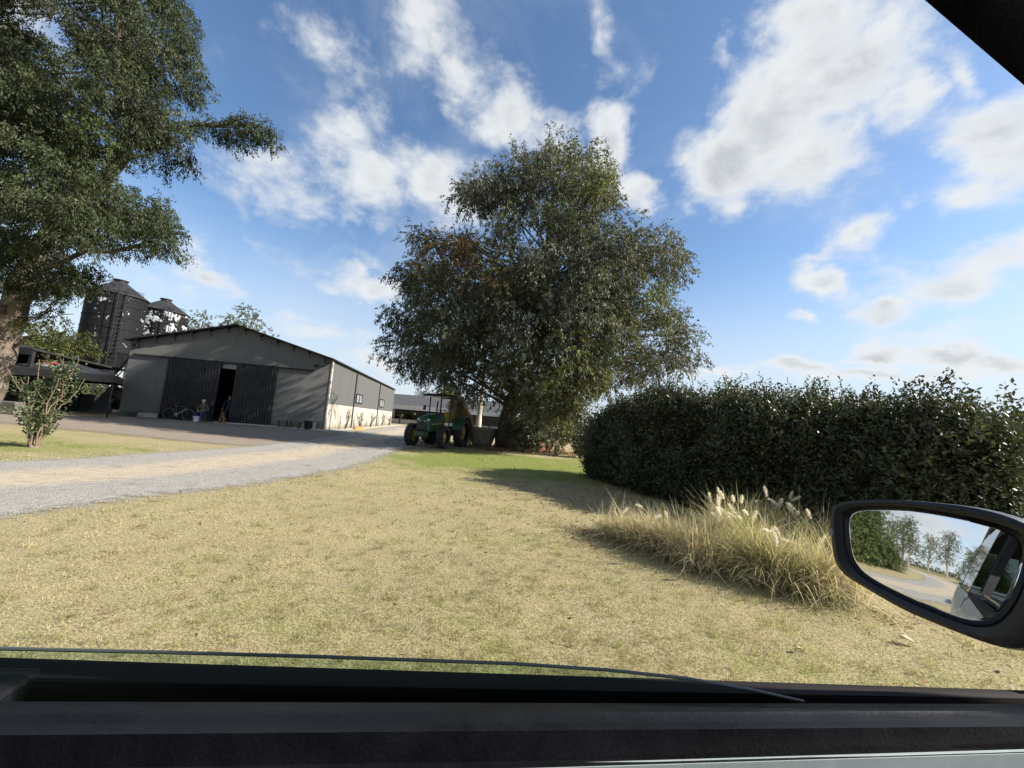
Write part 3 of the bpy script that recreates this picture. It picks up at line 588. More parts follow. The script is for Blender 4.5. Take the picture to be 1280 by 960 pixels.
# the small shrub on the verge at the left
def shrub(name, label, base, h, wd, n, rng, leafcol, mat, cat='shrub', L=.075, W=.045, stems=7, lean=.35, group=None):
    root = empty(name, tuple(base), 0, label, cat, group); mb = MB(); Ps, Ds = [], []
    for k in range(stems):
        a = 6.28*k/stems+rng.uniform(-.3, .3); e = np.array([math.cos(a)*wd*rng.uniform(.35, 1), math.sin(a)*wd*rng.uniform(.35, 1), h*rng.uniform(.68, .95)])
        pts = np.array(wob((rng.normal(0, .04), rng.normal(0, .04), -.03), e, 6, .05, rng)); pts[:, :2] *= np.linspace(.35, 1, 7)[:, None]**.5; mb.tube(pts+np.array([math.cos(a), math.sin(a), 0])*.05, list(np.linspace(.017, .005, 7)), 6)
        for q in range(7):
            u = rng.uniform(.25, .95); p0 = pts[int(u*6)]; e2 = p0+np.array([rng.normal(0, wd*.34), rng.normal(0, wd*.34), rng.uniform(.05, .35)*h*.6]); mb.tube([p0, (p0+e2)/2+rng.normal(0, .02, 3), e2], [.009, .006, .003], 4)
            m_ = n//(stems*7); uu = rng.random((m_, 1)); Ps.append(p0+(e2-p0)*uu+rng.normal(0, .05, (m_, 3))); Ds.append(rng.normal(0, .7, (m_, 3))+[0, 0, .35])
    mb.blob((0, 0, -.02), (.10, .10, .06)); mb.build('branches', M_twig, root); P = np.vstack(Ps); Dd = np.vstack(Ds); N = len(P)
    V, Q_ = leaf_quads(P, Dd, L*rng.uniform(.6, 1.3, N), W*rng.uniform(.6, 1.3, N), rng)
    npmesh('foliage', V, Q_, mat, root, col=np.repeat(np.array(leafcol)*rng.uniform(.5, 1.6, (N, 1)), 4, 0)); return root
rng = np.random.default_rng(6)
M_stemleaf = M_gloss
shrub('verge_shrub', 'upright leafy shrub alone on the grass verge beside the gravel road', gp(43, 558), 2.2, .66, 3600, rng, (.055, .072, .032), M_gloss, L=.075, W=.042, stems=9)
shrub('yard_bush', 'small dark bush under the canopy tent edge', gp(58, 524), .5, .5, 600, rng, (.05, .055, .03), M_gloss, L=.08, W=.05)
shrub('young_bush', 'yellow green young bush on a thin stem beside the reddish heap', gp(703, 561), 2.0, .9, 2600, rng, (.16, .15, .045), M_leaf, L=.12, W=.06, stems=6)
shrub('hedge_end_bush', 'dark twiggy bush at the far end of the hedge', gp(726, 572), 1.5, 1.0, 3000, rng, (.06, .062, .035), M_gloss, L=.1, W=.05, stems=9)
shrub('trunk_foot_bush', 'silvery leafy growth round the foot of the big trunk', gp(652, 561), 1.9, .95, 4200, rng, (.095, .11, .065), M_leaf, L=.15, W=.05, stems=9)
shrub('trunk_side_bush', 'leafy growth hanging right of the big trunk', gp(672, 559), 1.7, .8, 3000, rng, (.085, .1, .055), M_leaf, L=.15, W=.05, stems=8)
for px, py, lb in ((503, 529, 'round grey bush before the long low shed'), (512, 530, 'second round grey bush before the long low shed')):
    shrub('shed_bush', lb, gp(px, py), 2.0, 1.3, 700, rng, (.11, .12, .06), M_leaf, L=.4, W=.25, group='bushes before the far shed')

# ------------------------------------------------------------------ fountain grass
def fountain(px, py, h, wd, nblade, heads, lean, label, seed, tan=.8):
    rng = np.random.default_rng(seed); base = gp(px, py); root = empty('fountain_grass', tuple(base), 0, label, 'ornamental grass', 'tufts of fountain grass at the hedge foot')
    n = nblade; a = rng.uniform(0, 6.283, n); out = np.stack([np.cos(a), np.sin(a), 0*a], -1)
    Ln = h*rng.uniform(.55, 1.35, n); sp = np.abs(rng.normal(0, .75, n)).clip(0, 1.5); st = np.stack([rng.normal(0, wd*.33, n), rng.normal(0, wd*.33, n), 0*a-.02], -1)
    K = 6; us = np.linspace(0, 1, K); V = []; ang = sp[:, None]*.55+us[None]*(.5+sp[:, None]*1.35); ds = Ln/(K-1)
    hor = np.cumsum(np.sin(ang)*ds[:, None], 1); ver = np.cumsum(np.cos(ang)*ds[:, None], 1)
    ctr = st[:, None]+out[:, None]*hor[..., None]+np.array([0, 0, 1])*ver[..., None]+np.array(lean)*(us**2)[None, :, None]*Ln[:, None, None]
    ctr += rng.normal(0, .018, (n, 1, 3))*us[None, :, None]+rng.normal(0, .10, (n, 1, 3))*(us**2)[None, :, None]; ctr[..., 2] = np.maximum(ctr[..., 2], .012)
    sd = np.stack([-np.sin(a+.6*rng.normal(size=n)), np.cos(a), 0*a], -1)
    wdt = rng.uniform(.0014, .0036, n)[:, None]*np.array([.8, 1, 1, .85, .55, .12])[None]
    A = ctr-sd[:, None]*wdt[..., None]; B_ = ctr+sd[:, None]*wdt[..., None]; V = np.stack([A, B_], 2).reshape(-1, 3)
    i, j = np.meshgrid(np.arange(n), np.arange(K-1), indexing='ij'); o_ = i*K*2+j*2; Q_ = np.stack([o_, o_+1, o_+3, o_+2], -1).reshape(-1, 4)
    gr = rng.random((n, 1)) > tan; cb = np.where(gr, np.array([.34, .37, .15]), np.array([.64, .56, .38]))*rng.uniform(.45, 1.25, (n, 1))
    npmesh('blades', V, Q_, M_dry, root, col=np.repeat(cb, K*2, 0))
    for k in range(heads):
        a0 = rng.uniform(0, 6.283); tl = h*rng.uniform(1.15, 1.75); o2 = np.array([math.cos(a0), math.sin(a0), 0])*rng.uniform(.05, .4)+np.array(lean)*1.0
        p0 = np.array([rng.normal(0, wd*.25), rng.normal(0, wd*.25), 0]); pts = [p0+o2*tl*u**1.8+np.array([0, 0, tl*(u-.18*u*u)]) for u in np.linspace(0, 1, 7)]
        mb = MB().tube(pts, list(np.linspace(.0028, .0014, 7)), 5); stm = mb.build('stalk', M_straw, root)
        tp = pts[-1]; dr = nrm(pts[-1]-pts[-2]+rng.normal(0, .05, 3)-np.array([0, 0, .02])); hl = rng.uniform(.11, .18); nb = 560
        uu = rng.random(nb); bp_ = tp+dr*(uu*hl)[:, None]+np.array([0, 0, -.25])*((uu*hl)**2)[:, None]; bd = nrm(rng.normal(size=(nb, 3))); bd = bd-dr*(bd@dr)[:, None]+dr*.75
        bl = (.034*np.sin(np.clip(uu*.8+.2, 0, 1)*math.pi)**.7+.005)*rng.uniform(.35, 1.15, nb)
        Vh, Qh = leaf_quads(bp_, bd, bl, .0018, rng); npmesh('seed_head', Vh, Qh, M_fluff, root, col=np.repeat(np.array([.82, .77, .64])*rng.uniform(.75, 1.1, (nb, 1)), 4, 0))
M_straw = plain('straw', (.42, .33, .17), .8, var=.25)
fl = (-.25, -.1, 0)
tufts = [(770, 668, .26, .36, 1200, 1, 'lowest brownish tuft at the far left end of the grass row'),
 (805, 680, .30, .38, 1400, 1, 'straw coloured tuft second from the far end of the grass row, hardly any seed heads'),
 (840, 690, .35, .36, 1700, 3, 'tuft with a few round white heads above it near the hedge shadow'),
 (880, 706, .36, .40, 1900, 1, 'dry tuft with tangled straw in the middle of the grass row'),
 (922, 700, .50, .40, 2600, 15, 'tallest green tuft with a fan of white bottlebrush heads'),
 (962, 724, .42, .40, 2200, 6, 'broad greenish tuft right of the tallest one, heads bending over'),
 (1002, 737, .36, .40, 1900, 2, 'straw tuft spilling forward over the lawn left of the mirror'),
 (1034, 742, .38, .32, 1900, 2, 'last pale tuft of the grass row, partly behind the mirror'),
 (1015, 700, .44, .36, 1900, 6, 'rear tuft against the dark hedge with heads beside the mirror edge'),
 (950, 680, .5, .36, 1900, 8, 'rear tuft at the hedge foot sending up the highest white heads')]
for k, (px, py, h_, wd, nb, hd, lb) in enumerate(tufts): fountain(px, py, h_*.95, wd, nb, hd, fl if k % 3 else (.1, -.15, 0), lb, 100+k, .62 if 3 < k < 7 or k > 7 else .85)
# litter under the grass row and round the trunk
def litter(name, cx, cy, rx, ry, n, seed, size, cols, rot=0):
    rng = np.random.default_rng(seed); x, y = rng.normal(0, rx, n), rng.normal(0, ry, n); X = cx+x*math.cos(rot)-y*math.sin(rot); Y = cy+x*math.sin(rot)+y*math.cos(rot)
    P = np.stack([X, Y, ground_z(X, Y)+rng.uniform(.004, .03, n)], -1); V, Q_ = leaf_quads(P, np.stack([rng.normal(size=n), rng.normal(size=n), rng.normal(0, .25, n)], -1), size*rng.uniform(.5, 1.4, n), size*.45*rng.uniform(.5, 1.3, n), rng)
    c = np.array(cols)[rng.integers(0, len(cols), n)]*rng.uniform(.6, 1.2, (n, 1)); return tag(npmesh(name, V, Q_, M_dry, col=np.repeat(c, 4, 0)), kind='stuff')
BR = [(.33, .24, .15), (.22, .15, .09), (.42, .34, .22), (.13, .09, .06)]
litter('dead_leaves', 1.95, 4.55, .95, .22, 2600, 1, .035, BR, rad(-40))
litter('dead_leaves', 0.5, 21, 3.2, .9, 5000, 2, .12, BR)
litter('dead_leaves', 1.6, 7.6, 1.6, 1.0, 900, 3, .05, BR)
litter('dead_leaves', -0.2, 5.0, 3.4, 2.4, 420, 4, .04, BR)
def leaf_thing(px, py, s, rz, label):
    p = gp(px, py, .012); rng = np.random.default_rng(int(px)); mb = MB(); n = 9; us = np.linspace(0, 1, n); top = []; 
    for u in us:
        w_ = s*.28*math.sin(math.pi*min(1, u*.95+.03))**.7*(1+.25*math.sin(u*19)); top.append(((u-.5)*s, w_, .012+.02*math.sin(u*5)*s/.1*.5))
    bot = [((u-.5)*s, -s*.24*math.sin(math.pi*min(1, u*.95+.03))**.7*(1+.2*math.sin(u*23+1)), .016) for u in us]
    mid = [((u-.5)*s, 0, .004) for u in us]
    mb.loft([top, mid, bot], closed=False); o = mb.build('fallen_leaf', M_deadleaf, smooth=True); o.location = p; o.rotation_euler = (.1, .15, rz)
    e = o.modifiers.new('thick', 'SOLIDIFY'); e.thickness = .0012; tag(o, label, 'fallen leaf')
M_deadleaf = plain('dead leaf', (.42, .33, .2), .8, var=.3, scale=40)
leaf_thing(1136, 801, .11, -.3, 'large curled pale dead leaf on the lawn below the mirror')
leaf_thing(1262, 835, .05, .8, 'small pale dead leaf on the lawn at the lower right edge')
leaf_thing(1000, 812, .05, .4, 'small dead leaf lying on the lawn left of the curled one')

# ------------------------------------------------------------------ barn
BA = math.atan2(.13, .99); BC = gp(405, 537.5); BC[2] = 0
M_plaster = stained('grey plaster', (.150, .153, .147), (.085, .085, .083), .55, .9, .2, .85, grime=.35)
M_sheet = stained('grey sheet cladding', (.078, .08, .08), (.045, .045, .045), .85, 1.5, .07, .7)
M_white = stained('limewashed wall', (.37, .34, .285), (.11, .09, .07), .85, 1.6, .14, .85, grime=.55)
M_door = plain('navy door sheet', (.009, .011, .017), .38, .1, var=.3)
M_rib = plain('door rib', (.035, .038, .045), .4, .2, var=.3)
M_roof = plain('dark roof sheet', (.022, .022, .023), .65, .1, var=.3)
M_conc = plain('concrete', (.40, .38, .34), .9, var=.25, bump=.4, bscale=30)
M_glass = plain('dusty window glass', (.22, .24, .25), .25, 0, .7, .4, 2)
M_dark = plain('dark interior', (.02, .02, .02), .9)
BW, BL, EH, AH = 11.95, 24.9, 4.62, 6.2
barn = empty('barn', tuple(BC), BA, 'long grey barn with a gabled front, tall dark sliding doors and whitewashed lower side wall', 'barn')
def gable(x): return EH+(AH-EH)*(1-abs(x+BW/2)/(BW/2))
mb = MB()
D0, D1, DT = -9.45, -3.45, 3.72
mb.prism([(-BW, 0, -.1), (D0, 0, -.1), (D0, 0, DT), (-BW, 0, DT)], (0, .16, 0)); mb.prism([(D1, 0, -.1), (0, 0, -.1), (0, 0, DT), (D1, 0, DT)], (0, .16, 0))
mb.prism([(-BW, 0, DT), (0, 0, DT), (0, 0, EH), (-BW/2, 0, AH), (-BW, 0, EH)], (0, .16, 0)); mb.build('front_wall', M_plaster, barn)
mb = MB(); mb.lohi((-.17, .165, -.1), (0.03, BL, 1.72)); mb.build('lower_side_wall', M_white, barn)
mb = MB(); pr = []; y = .165
while y < BL: pr += [(0, y), (0, y+.10), (.028, y+.125), (.028, y+.165)]; y += .19
pr.append((0, BL)); mb.add([(x, yy, z) for z in (1.725, EH-.02) for x, yy in pr], [(i, i+1, len(pr)+i+1, len(pr)+i) for i in range(len(pr)-1)])
mb.lohi((-.12, .165, 1.725), (-.005, BL, EH-.02)); mb.build('upper_side_wall', M_sheet, barn)
mb = MB(); mb.lohi((-BW, .165, -.1), (-BW+.15, BL, EH)); mb.lohi((-BW+.15, BL-.15, -.1), (-.175, BL, EH)); mb.prism([(-BW, BL-.15, EH), (0, BL-.15, EH), (-BW/2, BL-.15, AH)], (0, .14, 0)); mb.build('rear_wall', M_plaster, barn)
mb = MB().lohi((-BW+.15, .2, -.03), (-.18, BL-.2, .015)); mb.build('barn_floor', M_conc, barn)
rf = MB(); oh = .38; sl_ = (AH-EH)/(BW/2)
for s in (-1, 1):
    xe = -BW/2+s*(BW/2+.22); ze = EH-.22*sl_+.02
    rf.prism([(-BW/2, -oh, AH+.02), (xe, -oh, ze), (xe, -oh, ze+.075), (-BW/2, -oh, AH+.10)], (0, BL+oh+.3, 0))
roof = rf.build('roof', M_roof, barn)
for k in range(12):
    x = -BW+.45+k*(BW-.9)/11; z = gable(x)-.02
    MB().tube([(x, -.34, z-.03), (x, -.02, z-.36)], .022, 6).build('bracket', M_iron, roof)
    if k % 1 == 0: MB().lohi((x-.04, -.33, z-.09), (x+.04, -.003, z-.012)).build('purlin_end', M_iron, roof)
MB().lohi((-.03, -.03, -.05), (.05, .16, EH-.04)).build('corner_trim', plain('pale trim', (.42, .40, .37), .7, var=.2), barn)
MB().box((-6.35, -.07, 3.79), (10.7, .07, .09)).build('door_rail', M_iron, barn)
def sliding(x0, x1, label):
    d = MB().lohi((x0, -.09, .03), (x1, -.035, 3.72)).build('sliding_door', M_door, barn); d['label'] = label
    r = MB(); n = int((x1-x0)/.168)
    for k in range(n):
        x = x0+(k+.5)*(x1-x0)/n; r.prism([(x-.032, -.092, .05), (x+.032, -.092, .05), (x+.016, -.128, .05), (x-.016, -.128, .05)], (0, 0, 3.62))
    r.build('ribs', M_rib, d)
    for x in (x0+.35, x1-.35): MB().box((x, -.065, 3.80), (.09, .03, .16)).build('hanger', M_iron, d)
    h = MB(); h.tube([(x1-.12, -.14, 1.0), (x1-.12, -.17, 1.03), (x1-.12, -.17, 1.27), (x1-.12, -.14, 1.3)], .012, 6); h.build('handle', M_steel, d)
sliding(-9.68, -6.62, 'wide left sliding door leaf of dark ribbed sheet'); sliding(-5.72, -3.28, 'narrower right sliding door leaf catching light on its ribs')
MB().lohi((-6.6, .02, 3.42), (-5.74, .06, 3.70)).build('transom_panel', M_glass, barn)
fl_ = MB(); fl_.box((-11.62, -.14, 4.34), (.24, .12, .17), rx=.3).build('floodlight', M_iron, barn, bevel=.01)
f2 = MB(); f2.box((-.95, -.12, 4.12), (.22, .1, .15), rx=.3); f2.build('floodlight', M_iron, barn, bevel=.01)
MB().tube([(-.95, -.03, 4.1), (-.4, -.03, 4.18), (-.2, -.03, 4.5)], .014, 6).build('conduit', M_iron, barn)
def side_window(y0, y1, z0, z1):
    w_ = MB()
    for a, b_ in (((.03, y0, z0), (.075, y0+.12, z1)), ((.03, y1-.12, z0), (.075, y1, z1)), ((.03, y0+.12, z0), (.075, y1-.12, z0+.09)), ((.03, y0+.12, z1-.09), (.075, y1-.12, z1))): w_.lohi(a, b_)
    w_.lohi((.03, (y0+y1)/2-.05, z0+.09), (.07, (y0+y1)/2+.05, z1-.09)); o_ = w_.build('window', M_iron, barn)
    MB().lohi((.031, y0+.121, z0+.091), (.045, (y0+y1)/2-.051, z1-.091)).build('pane', M_glass, o_); MB().lohi((.031, (y0+y1)/2+.051, z0+.091), (.045, y1-.121, z1-.091)).build('pane', M_glass, o_)
side_window(6.7, 8.7, 2.05, 2.85); side_window(16.4, 18.7, 2.05, 2.95)
MB().tube([(.07, 6.05, .05), (.07, 6.05, 4.5)], .06, 8).build('downpipe', M_iron, barn); MB().tube([(.06, 15.6, .05), (.06, 15.6, 4.5)], .06, 8).build('downpipe', M_iron, barn)
def bw(x, y, z=0):       # a place given in the barn's own axes
    return (BC[0]+x*math.cos(BA)-y*math.sin(BA), BC[1]+x*math.sin(BA)+y*math.cos(BA), z)
st = MB().box((0, 0, .005), (8.6, .55, .09)).build('pavement', M_conc, bevel=.02); st.location = bw(-1.9, -.36); st.rotation_euler = (0, 0, BA); tag(st, kind='structure')
sp = MB().box((0, 0, .012), (.7, 30, .02)).build('path', M_conc); sp.location = bw(.55, 14.9, .0); sp.rotation_euler = (0, 0, BA); tag(sp, kind='structure')

# bare shrubs and an orange heap along the side wall
def bare(y, h, label, seed):
    rng = np.random.default_rng(seed); o = MB()
    for k in range(7):
        e = np.array([rng.normal(.1, .15), rng.normal(0, .45), h*rng.uniform(.6, 1)]); p = wob((0, 0, -.02), e, 4, .06, rng); o.tube(p, list(np.linspace(.03, .008, 5)), 5)
        for q in range(4): o.tube(wob(p[2+q % 2], p[3]+np.array([rng.normal(0, .2), rng.normal(0, .35), rng.uniform(.1, .5)]), 2, .03, rng), [.013, .008, .004], 4)
    ob = o.build('bare_shrub', plain('bare twigs', (.09, .07, .055), .9)); ob.location = bw(.5, y); ob.rotation_euler = (0, 0, BA); tag(ob, label, 'bare shrub', 'bare shrubs against the barn side')
bare(2.9, 1.6, 'leafless dark shrub against the limewash nearest the white barn corner', 1); bare(7.2, 1.5, 'leafless shrub just past the first barn window', 2); bare(11, 1.4, 'leafless shrub halfway along the whitewashed side wall', 3); bare(16.5, 1.5, 'leafless shrub under the second barn window', 4); bare(20.6, 1.3, 'leafless shrub near the far end of the barn side', 5)
def heap(name, loc, rx, ry, h, mat, label, cat, seed, n=14, rz=0):
    rng = np.random.default_rng(seed); rings = []
    for k in range(n):
        u = k/(n-1); r_ = (1-u)**.75; rings.append([(rx*r_*math.cos(a)*(1+.18*math.sin(3*a+k*.4)+rng.normal(0, .05)), ry*r_*math.sin(a)*(1+.15*math.cos(2*a+k*.3)+rng.normal(0, .05)), h*(1-(1-u)**1.6)*(1+rng.normal(0, .04))-.03) for a in np.linspace(0, 6.283, 24, endpoint=False)])
    o = MB().loft(rings).build(name, mat, smooth=False); o.location = loc; o.rotation_euler = (0, 0, rz); return tag(o, label, cat)
heap('sand_heap', bw(.95, 4.9), .4, 1.1, .26, plain('orange sand', (.40, .20, .07), .95, var=.35, scale=9, bump=.6), 'low orange heap at the foot of the whitewashed wall', 'heap', 3)

# things along the barn front
M_wood = plain('old wood', (.17, .13, .09), .85, var=.4, scale=8, bump=.4)
def bench(x, w_, label):
    r = empty('bench', bw(x, -.55), BA, label, 'bench', 'low benches along the barn front')
    MB().box((0, 0, .42), (w_, .3, .05)).build('seat', M_wood, r, bevel=.008)
    for s in (-1, 1): MB().box((s*(w_/2-.14), 0, .2), (.07, .26, .4), ry=s*.12).build('leg', M_wood, r, bevel=.006)
bench(-2.35, .75, 'low wooden bench nearer the right door leaf'); bench(-1.6, .8, 'low wooden bench nearer the dark bucket by the barn corner')
r = empty('bucket', bw(-.82, -.5), 0, 'dark drum standing by the barn corner beside the benches', 'drum')
MB().lathe([(.21, 0), (.24, .25), (.245, .27), (.235, .28), (.25, .5), (.26, .52), (.245, .52), (.22, .06)], 20, cap=False).build('shell', M_iron, r, smooth=True); MB().lathe([(.235, .48), (.01, .485)], 20, cap=False).build('contents', M_dark, r)
pb = MB().box((0, 0, .24), (.16, .14, .48)).build('pale_block', M_conc, bevel=.015); pb.location = bw(-.48, -.5); tag(pb, 'upright pale block next to the dark drum', 'block')
cb_ = MB().lohi((-.42, -.2, 0), (.42, .2, .24)); cb_.lohi((-.38, -.16, .24), (.38, .16, .27)); o = cb_.build('concrete_block', M_conc, bevel=.015); o.location = bw(-10.0, -.5); o.rotation_euler = (0, 0, BA); tag(o, 'pale concrete block on the ground left of the dark sliding doors', 'block')
rng = np.random.default_rng(3)
for k, (x, s_, col, lb) in enumerate([(-11.05, .34, (.03, .09, .05), 'green crate against the grey wall beside the concrete block'), (-10.7, .26, (.05, .06, .05), 'dark small crate between the green crate and the concrete block')]):
    r = empty('crate', bw(x, -.5), BA+.2*k, lb, 'crate'); mm = plain('crate plastic', col, .5); MB().lohi((-s_/2, -s_/2, 0), (s_/2, s_/2, .03)).build('bottom', mm, r); 
    b_ = MB()
    for zz in (.04, .13, .22):
        for sg in (-1, 1): b_.box((0, sg*s_/2, zz+.035), (s_, .015, .06)); b_.box((sg*s_/2, 0, zz+.035), (.015, s_-.02, .06))
    b_.build('slats', mm, r)

# bicycle against the left door leaf
M_tyre = plain('tyre rubber', (.022, .022, .024), .8, var=.3); M_frame = plain('bicycle paint', (.05, .08, .09), .35, .2)
bk = empty('bicycle', bw(-8.42, -.42), BA, 'dark mountain bicycle with a pale down tube leaning by the left door leaf', 'bicycle'); bk.rotation_euler = (rad(-6), 0, BA)
def ring(R_, r_, n=28, m=6): return [((R_+r_*math.cos(a)), r_*math.sin(a)) for a in np.linspace(0, 2*math.pi, m+1)]
for x in (-.54, .54):
    wl = MB().lathe(ring(.315, .026), 30, (x, 0, .341), 'Y', cap=False).build('wheel', plain('grey tyre', (.10, .105, .11), .7), bk, smooth=True)
    MB().lathe(ring(.285, .012), 30, (x, 0, .341), 'Y', cap=False).build('rim', M_iron, wl)
    s_ = MB()
    for k in range(18): a = k*math.pi/9; s_.tube([(x, .02*(-1)**k, .341), (x+.285*math.cos(a), 0, .341+.285*math.sin(a))], .0015, 3)
    s_.tube([(x, -.04, .341), (x, .04, .341)], .02, 8); s_.build('spokes', M_iron, wl)
BBx, seat_, head_, head2 = (-.08, 0, .31), (-.22, 0, .80), (.36, 0, .84), (.40, 0, .68)
f_ = MB(); f_.tube([seat_, (.35, 0, .82)], .018, 8); f_.tube([seat_, BBx], .017, 8); f_.tube([head_, head2], .022, 8)
for s in (-.05, .05): f_.tube([(-.19, s*.4, .72), (-.54, s, .341)], .009, 6); f_.tube([BBx, (-.54, s, .341)], .011, 6)
f_.build('frame', M_frame, bk, smooth=True)
MB().tube([(.39, 0, .70), BBx], .024, 8).build('down_tube', plain('pale tube', (.5, .52, .53), .3, .3), bk)
fk = MB()
for s in (-.055, .055): fk.tube([head2, (.43, s, .62), (.54, s, .341)], .013, 6)
fk.build('fork', M_frame, bk, smooth=True)
MB().tube([(.34, 0, .86), (.33, 0, .93), (.36, -.12, .96), (.33, -.30, .95)], .013, 6).tube([(.33, 0, .93), (.36, .12, .96), (.33, .30, .95)], .013, 6).build('handlebar', M_iron, bk)
MB().tube([seat_, (-.26, 0, .92)], .014, 6).build('seat_post', M_steel, bk)
MB().loft([[(-.40, -.07, .93), (-.40, .07, .93), (-.40, .06, .96), (-.40, -.06, .96)], [(-.25, -.045, .92), (-.25, .045, .92), (-.25, .035, .96), (-.25, -.035, .96)], [(-.12, -.015, .93), (-.12, .015, .93), (-.12, .012, .955), (-.12, -.012, .955)]]).build('saddle', M_black, bk, bevel=.01)
cr = MB().lathe([(.02, -.07), (.02, -.055), (.085, -.054), (.085, -.046), (.02, -.045), (.02, .07)], 18, (BBx[0], 0, BBx[2]), 'Y'); cr.tube([(BBx[0], -.07, BBx[2]), (BBx[0]+.1, -.07, BBx[2]-.13)], .01, 5); cr.tube([(BBx[0], .07, BBx[2]), (BBx[0]-.1, .07, BBx[2]+.13)], .01, 5); cr.box((BBx[0]+.1, -.11, BBx[2]-.13), (.09, .07, .02)); cr.box((BBx[0]-.1, .11, BBx[2]+.13), (.09, .07, .02)); cr.build('crankset', M_steel, bk)

# white bucket in front of the seated person
r = empty('bucket', bw(-6.98, -1.05), 0, 'white plastic bucket on the ground before the seated person', 'bucket')
M_wp = plain('white plastic', (.72, .73, .74), .4, var=.08)
MB().lathe([(.13, 0), (.155, .30), (.165, .30), (.165, .325), (.15, .325), (.125, .02)], 20).build('pail', M_wp, r, smooth=True)
MB().tube([(-.16, 0, .3), (-.13, -.1, .22), (0, -.17, .18), (.13, -.1, .22), (.16, 0, .3)], .005, 5).build('handle', M_steel, r)

# ------------------------------------------------------------------ people and the dog (skin modifier, one continuous body)
def skinned(name, nodes, edges, mats, root, bones, sub=2):
    names = list(nodes); me = bpy.data.meshes.new(name); me.from_pydata([nodes[k][0] for k in names], [(names.index(a), names.index(b)) for a, b in edges], [])
    o = bpy.data.objects.new(name, me); COL.objects.link(o); sk = o.modifiers.new('skin', 'SKIN'); sk.use_smooth_shade = True; sk.branch_smoothing = .3
    lay = me.skin_vertices[0].data
    for i, k in enumerate(names):
        r_ = nodes[k][1]; lay[i].radius = (r_, r_) if np.isscalar(r_) else r_; lay[i].use_root = (i == 0)
    ss = o.modifiers.new('sub', 'SUBSURF'); ss.levels = sub; ss.render_levels = sub
    dg = bpy.context.evaluated_depsgraph_get(); m2 = bpy.data.meshes.new_from_object(o.evaluated_get(dg)); o.modifiers.clear(); o.data = m2; m2.name = name
    m2.materials.clear()
    for m_ in mats: m2.materials.append(m_)
    segs = [(np.array(nodes[a][0], float), np.array(nodes[b][0], float), mi) for a, b, mi in bones]
    for p in m2.polygons:
        c = np.array(p.center); best = min(segs, key=lambda s: np.linalg.norm(c-s[0]-(s[1]-s[0])*np.clip(np.dot(c-s[0], s[1]-s[0])/max(np.dot(s[1]-s[0], s[1]-s[0]), 1e-9), 0, 1))); p.material_index = best[2]; p.use_smooth = True
    o.parent = root; return o
M_skin = plain('skin', (.42, .27, .19), .6, var=.1); M_hair = plain('hair', (.03, .022, .018), .7)
def hand(nodes, edges, bones, side, wrist, fwd, up, mi=0):
    """palm, four curled fingers and a thumb leaving the side of the palm"""
    wrist = np.array(wrist); fwd = nrm(np.array(fwd, float)); up = nrm(np.array(up, float)-fwd*np.dot(fwd, up)); lat = np.cross(up, fwd)
    pm = f'palm{side}'; nodes[pm] = (tuple(wrist+fwd*.075), (.034, .017)); edges.append((f'wrist{side}', pm)); bones.append((f'wrist{side}', pm, mi))
    for k, (o_, ln) in enumerate(((-.03, .065), (-.01, .078), (.011, .072), (.03, .055))):
        a = f'f{side}{k}a'; b_ = f'f{side}{k}b'; c_ = f'f{side}{k}c'
        nodes[a] = (tuple(wrist+fwd*.095+lat*o_), .009); nodes[b_] = (tuple(wrist+fwd*(.095+ln*.55)+lat*o_*1.1-up*.01), .0085); nodes[c_] = (tuple(wrist+fwd*(.095+ln*.85)+lat*o_*1.1-up*(.035)), .007)
        edges += [(pm, a), (a, b_), (b_, c_)]; bones += [(a, b_, mi), (b_, c_, mi)]
    t1, t2 = f't{side}a', f't{side}b'; sgn = 1 if side == 'L' else -1
    nodes[t1] = (tuple(wrist+fwd*.045+lat*sgn*.042-up*.008), .011); nodes[t2] = (tuple(wrist+fwd*.085+lat*sgn*.058-up*.02), .009); edges += [(f'wrist{side}', t1), (t1, t2)]; bones += [(f'wrist{side}', t1, mi), (t1, t2, mi)]
def face(root, c, fwd, haircol, cap=False):
    """eyes, nose, mouth, ears and hair on a head centred at c"""
    c = np.array(c); fwd = nrm(np.array(fwd, float)); lat = np.cross([0, 0, 1], fwd); up = np.array([0, 0, 1.])
    for s in (-1, 1):
        MB().blob(c+fwd*.088+lat*s*.032+up*.012, (.012, .012, .008), 8, 6).build('eye', M_black, root); MB().blob(c+lat*s*.082-up*.005, (.014, .016, .03), 8, 6).build('ear', M_skin, root, smooth=True)
    MB().loft([[tuple(c+fwd*.085+up*.02+lat*q*.008) for q in (-1, 1)]+[tuple(c+fwd*.095+up*.02)], [tuple(c+fwd*.085-up*.03+lat*q*.016) for q in (-1, 1)]+[tuple(c+fwd*.118-up*.028)]]).build('nose', M_skin, root)
    MB().blob(c+fwd*.088-up*.058, (.022, .012, .006), 8, 5).build('mouth', plain('lips', (.3, .13, .1), .6), root)
    hr = MB()
    hr.lathe([(.094, -.02), (.102, .03), (.096, .07), (.07, .105), (.03, .122), (.004, .125)], 16, (0, 0, 0), cap=False)
    hr.v = [(c[0]+x-fwd[0]*.014, c[1]+y-fwd[1]*.014, c[2]+z+.012-.03*(1 if (x*fwd[0]+y*fwd[1]) < 0 else -1)*(1 if z < .04 else 0)) for x, y, z in hr.v]
    if cap: hr.lathe([(.0, .03), (.1, .035)], 14, tuple(c+fwd*.07+up*.03), cap=False)
    hr.build('cap' if cap else 'hair', haircol, root, smooth=True)
